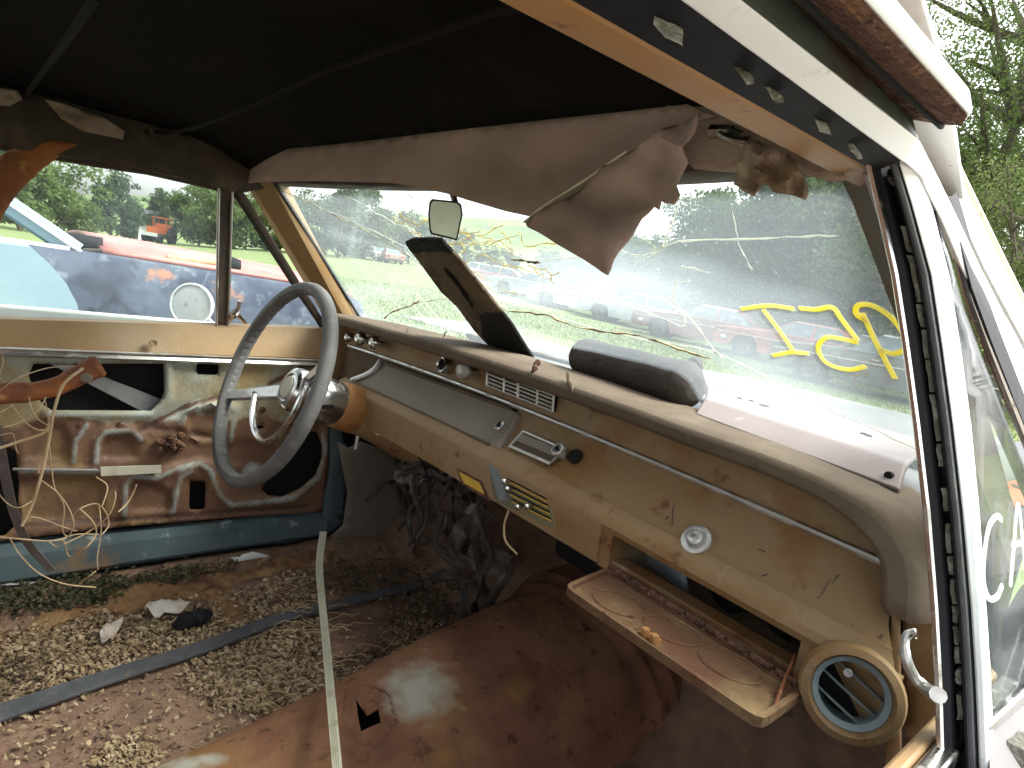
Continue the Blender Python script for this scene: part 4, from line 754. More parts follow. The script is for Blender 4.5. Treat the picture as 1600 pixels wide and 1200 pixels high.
# division bar: a U-channel facing the rear with remains of felt, bright edges
Lc = [(1362, 252), (1378, 320), (1402, 430), (1419, 540), (1436, 665), (1452, 800), (1464, 950), (1470, 1060), (1474, 1200), (1476, 1330)]
Rc = [(1402, 252), (1423, 320), (1453, 430), (1470, 540), (1487, 665), (1502, 800), (1515, 950), (1522, 1060), (1528, 1200), (1530, 1330)]
Wc = [(1426, 250), (1446, 320), (1474, 430), (1491, 540), (1508, 665), (1521, 800), (1532, 950), (1539, 1060), (1545, 1200), (1547, 1330)]
LP = [PS(u, v, 1, -.010) for u, v in Lc]; RP = [PS(u, v, 1, .006) for u, v in Rc]; WP = [PS(u, v, 1, .012) for u, v in Wc]
def mix(A, B, t): return [a*(1-t)+b*t for a, b in zip(A, B)]
fwd = np.array([.0, .018, 0])
m = MB(); m.loft([[l, l*.72+r*.28, l*.70+r*.30+fwd, l*.38+r*.62+fwd, l*.34+r*.66, r, r+fwd*1.4, l+fwd*1.4] for l, r in zip(LP, RP)]); db = obj('division_bar', m, M['blackrub'], ndf, label='black window channel with mouldy felt remains')
m = MB(); m.tube([p+np.array([-.001, -.002, 0]) for p in LP], .0022, 6); obj('inner_edging', m, M['chrome'], ndf)
m = MB(); m.loft([[r+np.array([.0005, -.001, 0]), w_, w_+fwd, r+fwd] for r, w_ in zip(RP, WP)]); obj('outer_edging', m, M['white_metal'], ndf, bevel=.0015)
m = MB(); m.tube([l*.12+r*.88+np.array([0, -.002, 0]) for l, r in zip(LP, RP)], .0016, 6); m.tube([l*.2+r*.8+np.array([0, -.001, 0]) for l, r in zip(LP, RP)], .0012, 6); obj('channel_lip', m, M['strip'], ndf)
def barpt(v, t):
    vl = [p[1] for p in Lc]; i = max(0, min(len(vl)-2, int(np.searchsorted(vl, v)-1))); k = (v-vl[i])/(vl[i+1]-vl[i])
    l = LP[i]*(1-k)+LP[i+1]*k; r = RP[i]*(1-k)+RP[i+1]*k; return l*(1-t)+r*t
for v0, v1 in ((274, 282), (350, 390), (396, 470), (474, 510), (514, 560), (562, 612), (616, 690), (694, 730), (764, 800), (820, 866), (872, 900), (908, 946), (950, 976), (982, 1010), (1014, 1040), (1050, 1072), (1090, 1130)):
    m = MB(); secs = []
    for v in np.linspace(v0, v1, 5):
        j = random.uniform(-.03, .03); secs.append([barpt(v, .36+j)+fwd*.75, barpt(v, .40+j)+fwd*.25, barpt(v, .56+j)+fwd*random.uniform(.1, .35), barpt(v, .60+j)+fwd*.75])
    m.loft(secs); obj('felt_piece', m, M['felt'], db)
# quarter light on the near side
Dg = [(1462, 330), (1478, 385), (1500, 470), (1530, 552), (1565, 642), (1600, 728), (1640, 830), (1690, 950), (1722, 1030)]
def zcut(L1, L2=None, z0=.93):           # stop a pair of picture lines where they reach the scuttle
    n = 1
    while n < len(L1) and PS(*L1[n], 1)[2] > z0: n += 1
    if n < len(L1):
        def cut(L):
            a, b = np.array(L[n-1], float), np.array(L[n], float); za, zb = PS(*L1[n-1], 1)[2], PS(*L1[n], 1)[2]; t = (za-z0)/(za-zb); return L[:n]+[tuple(a+(b-a)*t)]
        return (cut(L1), cut(L2)) if L2 else cut(L1)
    return (L1, L2) if L2 else L1
Dg = zcut(Dg, None, .905)
DP_ = [PS(u, v, 1, .012) for u, v in Dg]
qg = obj('quarter_glass', fill([(1466, 372)] + [(1478, 400), (1500, 480), (1530, 560), (1565, 650), (1600, 738), (1640, 840), (1680, 940), (1712, 1010), (1600, 1075), (1545, 1118), (1534, 960), (1508, 665), (1488, 520)], lambda u, v: PS(u, v, 1, .014), 30), M['glassV'], ndf, solid=.004, label='triangular quarter light with white lettering')
m = MB(); m.tube([p+np.array([-.004, 0, -.002]) for p in DP_], .0045, 8); obj('quarter_seal', m, M['blackrub'], ndf)
m = MB(); m.tube([PS(u+13, v-14, 1, .012) for u, v in Dg], .0036, 8); obj('quarter_frame', m, M['chrome'], ndf)
m = MB(); m.strip([PS(u+19, v-20, 1, .016) for u, v in Dg], [PS(u+34, v-30, 1, .016) for u, v in Dg], (-.006, .012, 0)); obj('frame_shadow_gap', m, M['blackrub'], ndf)
# white outer frame of the door and grey screen pillar outside it
A0 = [(1408, 249), (1439, 275), (1470, 340), (1500, 412), (1540, 500), (1588, 610), (1650, 745), (1740, 930)]; A1 = [(1436, 216), (1470, 283), (1503, 352), (1534, 420), (1572, 495), (1622, 590), (1700, 735), (1800, 920)]
B0 = [(1440, 214), (1474, 283), (1507, 352), (1538, 420), (1578, 495), (1630, 590), (1708, 735), (1808, 920)]; B1 = [(1474, 222), (1500, 278), (1533, 345), (1569, 418), (1606, 490), (1660, 585), (1745, 735), (1850, 920)]
A0, A1 = zcut(A0, A1, .945); B0, B1 = zcut(B0, B1, .955)
m = MB(); m.strip([PS(u, v, 1, .014) for u, v in A0], [PS(u, v, 1, .018) for u, v in A1], (-.008, .014, .004)); obj('outer_frame', m, M['white_metal'], ndf, bevel=.002)
m = MB(); m.strip([PS(u, v, 1, .002) for u, v in B0], [PS(u, v, 1, .0) for u, v in B1], (-.012, .02, .004)); obj('outer_post', m, M['outer'], car, bevel=.003)
m = MB(); m.tube([PS(u+2, v, 1, -.002) for u, v in B1], .0035, 8); obj('post_moulding', m, M['cream'], car)
for pts in ([(1563, 812), (1556, 806), (1544, 822), (1537, 860), (1535, 905), (1543, 934), (1556, 932), (1564, 915)], [(1577, 915), (1582, 860), (1589, 788), (1597, 850), (1603, 910)], [(1580, 852), (1602, 846)], [(1618, 905), (1622, 850), (1628, 785), (1642, 790), (1646, 815), (1624, 842), (1650, 900)]):
    stroke(pts, .0036, 'white', lambda u, v: PS(u, v, 1, .0175), lambda p: np.array([SZ1-SZ0, 0, SX0-SX1]), 'white_letter_stroke', qg)
# quarter-light catch
m = MB(); m.tube(spline([PS(1432, 990, 1, -.030), PS(1421, 990, 1, -.034), PS(1414, 1002, 1, -.036), PS(1416, 1030, 1, -.034), PS(1430, 1060, 1, -.03), PS(1450, 1079, 1, -.022), PS(1466, 1086, 1, -.008)], 5), [.0034, .0038, .0036, .003, .0028]+[.003]*8+[.0036]*8+[.0045]*5+[.005]*5, 10); obj('quarter_catch', m, M['alu'], ndf, label='chrome hook-shaped quarter light catch')
# sill of the near door: tan inner cap, bright strip, outer skin
def PSill(u, v, z): return PZ(u, v, z)
sA = [PZ(1330, 1245, .876), PZ(1375, 1200, .876), PZ(1470, 1105, .876), PZ(1545, 1035, .876)]; sB = [PZ(1375, 1245, .878), PZ(1418, 1200, .878), PZ(1475, 1138, .878), PZ(1560, 1052, .878)]
def ext(A, yb=-1.3):
    d = A[2]-A[0]; return [A[0]-d/d[1]*(A[0][1]-yb)] + A
sA, sB = ext(sA), ext(sB)
m = MB(); m.strip(sA, sB, (.0, 0, -.03)); obj('sill_cap', m, M['tan_trim'], ndf, bevel=.003)
m = MB(); m.strip([b+np.array([.0015, 0, .001]) for b in sB], [b+np.array([.014, -.002, .002]) for b in sB], (0, 0, -.02)); obj('sill_strip', m, M['chrome'], ndf, bevel=.002)
m = MB(); m.strip([PZ(1545, 1118, .902), PZ(1600, 1070, .902), PZ(1730, 960, .902)], [PZ(1545, 1135, .902), PZ(1600, 1086, .902), PZ(1735, 972, .902)], (0, 0, -.012)); obj('quarter_sill', m, M['chrome'], ndf, bevel=.002)
m = MB(); m.strip([PZ(1545, 1137, .892), PZ(1600, 1088, .892), PZ(1740, 972, .892)], [PZ(1548, 1260, .872), PZ(1680, 1200, .872), PZ(1850, 1060, .872)], (0, 0, -.03)); obj('belt_panel', m, M['hood'], ndf)
m = MB(); m.loft([[np.array(PZ(1585, 1180, .875))+np.array([a*.018*(1-t*.5), b*.022*(1-t*.4), .012*t]) for a, b in ((-1, -.3), (-.4, -1), (.7, -.9), (1, .2), (.3, 1), (-.8, .7))] for t in (0, .6, 1)]); obj('crumbling_seal', m, M['felt'], ndf)
m = MB(); m.box((.805, -.62, .60), (.02, 1.12, .54)); obj('outer_skin', m, M['outer'], ndf, bevel=.006)
m = MB(); m.box((.725, -.62, .58), (.012, 1.1, .46)); obj('inner_panel', m, M['blue'], ndf, bevel=.006)
# ---- floor, tunnel, firewall
def fz(x, y):
    z = .318+.006*nz((x*9, y*9, 0))+.003*nz((x*30, y*30, 4))
    if x < -.60: z += .03*sst(-.60, -.66, x) if False else .035*max(0, min(1, (-.60-x)/.06))
    z += .030*math.exp(-((x+.60)/.05)**2)*(.6+.4*math.sin(y*7))
    z += .035*math.exp(-((x+.50)/.06)**2-((y+.16)/.13)**2)+.02*math.exp(-((x+.42)/.05)**2-((y+.04)/.05)**2)
    z += .020*math.exp(-((x+.10)/.07)**2-((y+.13)/.10)**2)
    if y > .22: z += (y-.22)*1.05
    return z
m = MB(); m.loft([[(x, y, fz(x, y)) for x in xs(-.685, .685, 80)] for y in np.concatenate([xs(-1.9, -.85, 10), xs(-.82, .52, 80)])], False); fl = obj('floor', m, M['rust'], car, solid=.003, label='rust-eaten floor pan')
def tun(y):
    h = np.interp(y, [-1.9, -1., -.6, -.42, -.2, 0, .22, .27, .30, .45, .6], [.36, .365, .372, .384, .425, .462, .487, .49, .505, .53, .55]); wd = np.interp(y, [-1.9, -.6, -.2, .1, .26, .3, .6], [.13, .14, .17, .20, .215, .24, .30]); xc = .065; return h, wd, xc
def tsec(y, n=80):
    h, wd, xc = tun(y); out = []
    for a in np.linspace(math.pi*1.02, -.02*math.pi, n):
        c, s_ = math.cos(a), math.sin(a); px = xc+wd*math.copysign(abs(c)**.8, c); pz = .30+(h-.30)*max(0, s_)**.75; out.append((px, y, pz+.0025*nz((px*12, y*12, 2))))
    return out
ys = np.concatenate([xs(-1.9, -.65, 10), xs(-.62, .24, 150), [.25, .262, .268, .272, .28, .29, .305, .315, .34, .40, .46, .52, .56]])
def bump_ring(y): return .010*math.exp(-((y-.268)/.012)**2)+.006*math.exp(-((y-.305)/.012)**2)
m = MB(); m.loft([[(p[0]+(p[0]-.065)*bump_ring(y)*4, y, p[2]+bump_ring(y)) for p in tsec(y)] for y in ys], False)
hp = [(539, 1076), (575, 1072), (611, 1084), (618, 1128), (598, 1161), (557, 1164), (534, 1120)]      # torn hole
def pj(p):
    d = np.array(p)-CAM; z = d@CF; return 800+FOC*(d@CR)/z, 600-FOC*(d@CU)/z
m.f = [f for f in m.f if not inpoly(*pj(sum(np.array(m.v[i]) for i in f)/4), hp)]
def thz(x, y):
    h, wd, xc = tun(y); c = min(1, abs(x-xc)/wd)**1.25; return .30+(h-.30)*max(0, 1-c*c)**.375
def PT(u, v, lift=0.):
    d_ = ray(u, v); t_ = .5
    while t_ < 2:
        p = CAM+d_*t_
        if p[2] < thz(p[0], p[1])+.003+lift: return p
        t_ += .0015
    return p
tn = obj('transmission_tunnel', m, M['tunnel'], car, solid=.002, label='rust-brown transmission tunnel with a torn hole')
for nm_, spots in (('bare', [((655, 1082), 66, 54), ((285, 1195), 45, 16), ((330, 1188), 30, 12)]), ('halo', [((670, 1090), 85, 75), ((300, 1190), 110, 50), ((810, 1080), 30, 40), ((690, 1190), 30, 30)])):
    at = tn.data.attributes.new(nm_, 'FLOAT', 'POINT'); vals = []
    for v in tn.data.vertices:
        u_, v_ = pj(v.co); vals.append(max([0]+[1.05*math.exp(-((u_-c[0])/a)**2-((v_-c[1])/b)**2) for c, a, b in spots]))
    at.data.foreach_set('value', vals)
te_ = obj('torn_edge', fill([(535, 1072), (575, 1068), (615, 1080), (622, 1130), (600, 1165), (555, 1168), (530, 1120)], lambda u, v: PT(u, v, -.003), 8, ([(538+18, 1093), (562, 1102), (573, 1119), (582, 1114), (591, 1108), (593, 1118), (595, 1129), (580, 1135), (564, 1143), (560, 1122)],)), M['tunnel'], tn)
for nm_, spots in (('bare', [((655, 1082), 66, 54)]), ('halo', [((670, 1090), 85, 75)])):
    at = te_.data.attributes.new(nm_, 'FLOAT', 'POINT'); at.data.foreach_set('value', [1.05*max(math.exp(-((pj(v.co)[0]-c[0])/a)**2-((pj(v.co)[1]-c[1])/b)**2) for c, a, b in spots) for v in te_.data.vertices])
obj('bent_flap', fill([(566, 1104), (590, 1090), (592, 1107), (574, 1118)], lambda u, v: PT(u, v, .006+.006*(v-1090)/28), 7), M['tunnel'], tn, solid=.002)
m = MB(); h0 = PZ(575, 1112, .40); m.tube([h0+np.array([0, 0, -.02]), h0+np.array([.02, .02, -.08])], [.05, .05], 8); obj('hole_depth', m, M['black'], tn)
RS = [(-60, 1000), (20, 992), (70, 968), (120, 952), (165, 942)]; R2 = [(150, 945), (195, 935), (235, 922), (275, 925), (310, 920), (345, 905), (385, 898), (440, 885)]; R3 = [(330, 915), (350, 935), (372, 958), (385, 975)]; R4 = [(385, 895), (430, 878), (480, 870), (520, 862)]
def flp(u, v, lift=0.):
    z = .33
    for _ in range(6):
        p = PZ(u, v, z); z = fz(p[0], p[1])
    return p+np.array([0, 0, lift])
for pl, rr_ in ((RS, .026), (R2, .036), (R3, .036), (R4, .030)):
    P_ = spline([flp(*q, -.008) for q in pl], 7); m = MB(); secs = []
    for i, p in enumerate(P_):
        t_ = P_[min(i+1, len(P_)-1)]-P_[max(i-1, 0)]; t_ /= np.linalg.norm(t_); e_ = np.cross(t_, upv); e_ /= np.linalg.norm(e_); k_ = rr_*(.85+.5*nz(p*14, 1, 3))*(.45+.55*min(1, min(i, len(P_)-1-i)/3))
        secs.append([p+e_*k_*math.cos(a)*1.6+upv*k_*math.sin(a)*(.62+.3*nz((p[0]*20, p[1]*20, a))) for a in np.linspace(0, 2*math.pi, 17)[:-1]])
    m.loft(secs); obj('seat_riser', m, M['mound'], fl, sub=1)
m = MB(); m.hexa([(-.68, .50, .55), (.68, .50, .55), (.68, .42, .96), (-.68, .42, .96)], [(-.68, .53, .55), (.68, .53, .55), (.68, .45, .96), (-.68, .45, .96)]); fw = obj('firewall', m, M['wire'], car)
m = MB(); m.box((-.1, .34, .80), (.36, .14, .16)); m.box((.32, .32, .72), (.30, .18, .20)); m.box((.05, .30, .66), (.16, .12, .18)); obj('heater_box', m, M['black'], fw, bevel=.02)
for s in (-1, 1):
    m = MB(); m.hexa([(s*.70, -1.9, .16), (s*.86, -1.9, .16), (s*.86, .55, .16), (s*.70, .55, .16)], [(s*.69, -1.9, .345), (s*.80, -1.9, .36), (s*.80, .55, .36), (s*.69, .55, .345)]); obj('rocker_panel', m, M['blue'], car, bevel=.01)
obj('kick_panel', fill([(527, 690), (545, 700), (565, 690), (612, 708), (640, 760), (638, 800), (620, 842), (525, 846), (517, 838), (536, 820), (543, 770)], lambda u, v: PX(u, v, -.648+.0004*(u-525)*0), 16), M['kick'], car, solid=.005, label='brown kick panel beside the door hinge')
m = MB(); m.tube([PX(517, 846, -.645), PX(570, 846, -.64), PX(622, 843, -.64)], .005, 6); obj('kick_edge', m, M['kick'], car)
m = MB(); m.tube([PX(-100, 918, -.675), PX(150, 905, -.672), PX(330, 880, -.672), PX(500, 848, -.672)], .006, 8); obj('sill_moulding', m, M['alu'], car)
obj('sill_flake', fill([(360, 872), (395, 862), (420, 868), (412, 882), (395, 890), (372, 884)], lambda u, v: PX(u, v, -.64), 10), M['outer'], car, solid=.003)
# wiring hanging below the dash
def wire(pts, r=.004, mt='wire', flat=1.): 
    m = MB(); m.tube(spline(pts, 6), r, 6, flat); return obj('wire', m, M[mt], dash)
W = lambda *p: [PY(u, v, y) for u, v, y in p]
wire(W((690, 735, .1), (665, 770, .12), (640, 800, .1), (650, 850, .12), (690, 830, .1), (700, 800, .1)), .0055); wire(W((620, 745, .05), (650, 735, .06), (680, 742, .08)), .006); wire(W((630, 735, .04), (665, 720, .05), (680, 715, .05)), .005)
wire(W((740, 800, .1), (715, 830, .12), (720, 870, .12), (745, 885, .1), (770, 890, .1), (760, 860, .1), (735, 860, .1)), .007, flat=2.); wire(W((755, 863, .1), (785, 870, .1), (795, 890, .12), (780, 915, .12), (765, 940, .15), (750, 965, .18)), .006, flat=2.)
wire(W((690, 800, .1), (680, 850, .1), (715, 885, .12), (700, 850, .1)), .0055, flat=1.8); wire(W((675, 905, .2), (705, 898, .2), (725, 925, .2), (720, 960, .2), (700, 985, .2), (685, 992, .2)), .006, flat=2.4)
wire(W((640, 700, .0), (655, 715, .0), (668, 745, -.01), (672, 775, .0)), .002, 'blackrub'); wire(W((735, 795, .0), (752, 910, .12), (740, 940, .15), (748, 965, .2), (770, 950, .2), (755, 915, .16)), .007, flat=2.2)
wire(W((795, 797, -.05), (788, 820, -.05), (790, 845, -.05), (808, 866, -.05)), .0018, 'thread')
for k in range(26):
    u, v = random.uniform(610, 760), random.uniform(715, 800); y = random.uniform(.05, .28); p = []
    for j in range(5):
        p.append((u, v, y)); u += random.uniform(-30, 34); v += random.uniform(-15, 48); y += random.uniform(-.03, .04); v = min(v, 910)
    wire(W(*p), random.uniform(.0025, .0055), flat=random.choice([1, 1, 2]))
m = MB(); m.box(PY(628, 745, .06), (.035, .02, .02)); obj('fuse_block', m, M['kick'], dash)
m = MB(); m.box(PY(722, 840, .13), (.05, .04, .06), Matrix.Rotation(.4, 3, 'Y')); obj('relay', m, M['wire'], dash, bevel=.006)
# ---- bonnet, wings, rear body, wheels (outside, mostly hidden from here)
def bz(x, y): return .948-.022*(y-.2)-.024*(abs(x)/.75)**3
m = MB(); m.loft([[(x, y, bz(x, y)) for x in xs(-.74, .74, 20)] for y in (.19, .3, .5, .8, 1.1, 1.4, 1.6, 1.68)], False); bo = obj('bonnet', m, M['hood'], car, solid=.02, bevel=.006)
m = MB(); m.loft([[(x, wy(min(abs(x), .65), .985)+.006 if k == 0 else .20, .955-.02*k-.02*(abs(x)/.7)**4) for k in (0, 1)] for x in xs(-.70, .70, 20)], False); obj('cowl', m, M['hood'], car, solid=.006)
for s in (-1, 1):
    m = MB(); m.loft([[(s*.75, y, bz(.75, y)-.004), (s*.82, y, bz(.75, y)-.02), (s*.875, y, bz(.75, y)-.10), (s*.88, y, .40), (s*.84, y, .28), (s*.75, y, .3)] for y in (.06, .3, .6, .9, 1.2, 1.5, 1.72)]); obj('wing', m, M['hood'], car, bevel=.01)
    m = MB(); m.loft([[(s*.70, y, .88), (s*.80, y, .90), (s*.87, y, .78), (s*.86, y, .35), (s*.72, y, .33)] for y in (-.95 if s < 0 else -1.2, -1.5, -2.0, -2.6)]); obj('rear_quarter', m, M['outer'], car, bevel=.01)
    m = MB(); m.loft([[(s*(.70-.10*t), -1.55-.35*(1-t), .88+.44*t), (s*(.74-.10*t), -1.62-.35*(1-t), .88+.44*t), (s*(.72-.10*t), -2.2+.3*t, .88+.44*t), (s*(.66-.08*t), -2.2+.3*t, .88+.44*t)] for t in (0, .5, 1)]); obj('rear_post', m, M['outer'], car)
    for y in (1.15, -1.75):
        m = MB(); m.lathe((s*.72, y, .33), (s, 0, 0), [(.19, -.08), (.31, -.09), (.33, -.05), (.33, .06), (.31, .09), (.2, .085)], 32, True); wh = obj('wheel', m, M['tyre'], car)
        m = MB(); m.lathe((s*.72, y, .33), (s, 0, 0), [(.0002, .06), (.08, .075), (.12, .05), (.2, .075), (.2, -.07)], 24); obj('rim', m, M['chrome'], wh)
m = MB(); m.loft([[(-.7, y, .87), (.7, y, .87), (.7, y, .35), (-.7, y, .35)] for y in (-2.05, -2.6)]); obj('boot', m, M['outer'], car, bevel=.01)
m = MB(); m.hexa([(-.62, -1.92, 1.33), (.62, -1.92, 1.33), (.68, -2.2, .89), (-.68, -2.2, .89)], [(-.62, -1.924, 1.33), (.62, -1.924, 1.33), (.68, -2.204, .89), (-.68, -2.204, .89)]); obj('rear_glass', m, M['glassL'], car)
m = MB(); m.hexa([(-.66, -1.75, .33), (.66, -1.75, .33), (.66, -1.95, .9), (-.66, -1.95, .9)], [(-.66, -1.85, .33), (.66, -1.85, .33), (.66, -2.05, .9), (-.66, -2.05, .9)]); obj('rear_bulkhead', m, M['rust'], car)
# ================================================================== LOOSE THINGS IN THE CAR
def PF(u, v, lift=0.):
    z = .33
    for _ in range(6):
        p = PZ(u, v, z); h, wd, xc = tun(p[1]); z = fz(p[0], p[1])
    return p+np.array([0, 0, lift])
# rolled vinyl cushion
A, B = PZ(910, 556, 1.018), PZ(1078, 606, 1.016); d = B-A; L = np.linalg.norm(d); d /= L; e1 = np.cross(d, upv); e1 /= np.linalg.norm(e1); e2 = np.cross(e1, d)
m = MB(); secs = []
for t in np.linspace(-.06, 1.05, 44):
    k = min(1, max(0, (t+.075)/.09))**.45*min(1, max(0, (1.075-t)/.10))**.45; r = (.034+.005*t)*k; c = A+d*L*t; s = []
    for a in np.linspace(0, 2*math.pi, 29)[:-1]:
        w_ = 1+.05*nz((t*5, math.cos(a)*1.5, math.sin(a)*1.5), 1, 1)+.035*math.sin(a*3+t*9)*(t > .75)+.03*nz((t*22, math.cos(a)*2, math.sin(a)*2), 1, 3)
        s.append(c+e1*r*w_*math.cos(a)*1.05+e2*r*w_*math.sin(a)*.98)
    secs.append(s)
m.loft(secs); ro = empty('vinyl_roll', tuple(A-upv*.03), 'dark brown rolled vinyl cushion lying on the dash pad', 'cushion')
obj('roll_body', m, M['roll'], ro, sub=1)
c = PZ(1086, 574, 1.046); m = MB(); m.tube(spline([c+np.array([-.012, .0, -.012]), c+np.array([-.004, -.003, .002]), c+np.array([.004, -.004, .003]), c+np.array([.006, -.002, -.010])], 5), [.004, .006, .007, .008, .009, .009, .009, .008, .008, .007, .007, .006, .006, .005, .004, .003], 8, 1.5); obj('corner_tuft', m, M['roll'], ro)
# pale pinkish trim panel: a long shallow channel
pk = empty('plastic_tray', tuple(PZ(1240, 700, .985)), 'pale pinkish plastic trim tray with screw holes lying under the windscreen', 'plastic tray')
BF0, BF1 = PZ(1086, 646, .990), PZ(1404, 764, .982); TF0, TF1 = PZ(1102, 620, 1.008), PZ(1416, 724, 1.004); TB0, TB1 = PZ(1140, 607, 1.008), PZ(1462, 692, 1.004)
m = MB(); secs = []
for t in np.linspace(0, 1, 16):
    b, f_, k = BF0+(BF1-BF0)*t, TF0+(TF1-TF0)*t, TB0+(TB1-TB0)*t; s = [b]
    q = [b, b*.2+f_*.8, f_*.97+k*.03, f_*.6+k*.4, k]; q = [np.array(p) for p in q]; dn = np.array([.001, .006, -.006])
    secs.append(q+[q[4]+np.array([0, .002, -.012]), q[3]-upv*.005, q[2]+dn, q[1]+dn, q[0]+dn])
m.loft(secs); obj('panel_body', m, M['pink'], pk, bevel=.0025, seg=3, smooth=28)
for u, v in ((1152, 622), (1168, 628), (1345, 690), (1352, 698), (1198, 634)):
    t = (u-1106)/314; f_, k = TF0+(TF1-TF0)*t, TB0+(TB1-TB0)*t; o = f_*.5+k*.5+np.array([0, 0, .0008]); m = MB(); r = .0045 if u != 1198 else .008
    m.lathe(o+np.array([random.uniform(-.004, .004), random.uniform(-.006, .006), 0]), upv, [(.0002, .0012), (r*.8, .0012), (r, .0002), (r, -.004)], 14); obj('screw_hole', m, M['black'], pk)
m = MB(); o = BF1*.9+TF1*.1; m.lathe(BF1*.62+TF1*.38+np.array([-.012, -.002, 0]), (-.1, -1, .1), [(.0002, .002), (.004, .002), (.0045, 0), (.0045, -.004)], 12); obj('end_notch', m, M['black'], pk)
m = MB(); a_ = [PZ(u, v, 1.030) for u, v in ((930, 541), (1000, 556), (1060, 572), (1094, 584), (1112, 600), (1116, 618))]
a_ = [PZ(930, 541, 1.012), PZ(1000, 556, 1.012), PZ(1060, 572, 1.010), PZ(1098, 584, 1.006), PZ(1116, 602, 1.0), PZ(1118, 622, .996)]
sp = spline(a_, 5); m.loft([[p, p+np.array([-.006, -.018, .0]), p+np.array([-.006, -.018, -.02]), p+np.array([0, .004, -.02])] for p in sp]); obj('panel_return', m, M['pink'], pk, bevel=.003)
# rotten board outside the glass
def PPk(u, v): return PW(u, v, -.016+.003*nz((u/40, v/40, 5)))
bm_ = fill([(634, 377), (645, 372), (672, 371), (690, 372), (698, 382), (720, 405), (760, 455), (800, 505), (832, 556), (836, 564), (800, 560), (768, 543), (742, 516), (715, 478), (690, 455), (668, 425), (650, 400), (640, 388)], PPk, 9); bo_ = obj('rotten_board', bm_, M['plank'], None, solid=.006, bevel=.002, label='split rotten wooden board leaning against the cracked windscreen', cat='board')
at = bo_.data.attributes.new('dark', 'FLOAT', 'POINT'); vals = []
for v in bo_.data.vertices:
    u_, v_ = pj(v.co); s = (u_-634)*.75-(v_-372)*.62+30
    k = max(1-sst(388, 398, v_), sst(480, 492, v_)*sst(0, 12, (u_-745)+(500-v_)*.1+0)*.9); vals.append(k)
at.data.foreach_set('value', vals)
m = MB(); m.tube(spline([PPk(700, 420)+np.array([0, -.009, 0]), PPk(725, 450)+np.array([0, -.009, 0]), PPk(745, 482)+np.array([0, -.009, 0])], 6), [.001, .003, .004, .003, .005, .004, .003, .004, .005, .003, .002, .003, .001], 6); cr = obj('split_line', m, M['black'], bo_)
# black strip, ribbed strip, belt on the floor
P = [PF(u, v, .012) for u, v in ((-70, 1152), (0, 1127), (80, 1100), (150, 1076), (230, 1050), (300, 1028), (370, 1002), (440, 975), (520, 955), (600, 935), (650, 924))]; P = spline(P, 3)
m = MB(); m.ribbon(P, [.042-.014*i/len(P) for i in range(len(P))], (0, .15, 1), .006); obj('rubber_strip', m, M['strip'], None, bevel=.001, label='long dusty black rubber strip lying across the rusty floor', cat='strip')
P = [(505, 832, 1.52), (499, 880, 1.44), (502, 930, 1.34), (509, 1000, 1.16), (517, 1090, .94), (525, 1180, .80), (532, 1260, .72)]; P = [PD(*p) for p in P]; P = spline(P, 4)
for i, p in enumerate(P):
    pass
vw = CAM-P[8]; vw /= np.linalg.norm(vw); m = MB(); m.ribbon(P, [.017-.006*i/len(P) for i in range(len(P))], np.array([.25, -.2, .95]), .003); rb = obj('ribbed_strip', m, M['ribbed'], None, label='ivory ribbed trim strip standing across the floor and tunnel', cat='strip')
for o_ in (-.0038, 0, .0038):
    m = MB(); Q_ = [];
    for i, p in enumerate(P):
        t = P[min(i+1, len(P)-1)]-P[max(i-1, 0)]; e = np.cross(t/np.linalg.norm(t), [.25, -.2, .95]); e /= np.linalg.norm(e); Q_.append(p+e*o_*(1-.35*i/len(P))+np.array([.0008, -.0006, .0030]))
    m.tube(Q_, .0011, 5); obj('rib', m, M['ribbed'], rb)
P = spline([PX(u, v, x) for u, v, x in ((-30, 600, -.45), (-4, 680, -.45), (8, 740, -.45), (22, 800, -.45), (45, 850, -.45), (82, 892, -.46))], 5); m = MB(); m.ribbon(P, [.016-.004*(i/len(P)) for i in range(len(P))], (1, -.5, .2), .002); obj('seat_belt', m, M['belt'], None, label='faded dark seat belt strap hanging in front of the stripped door', cat='belt')
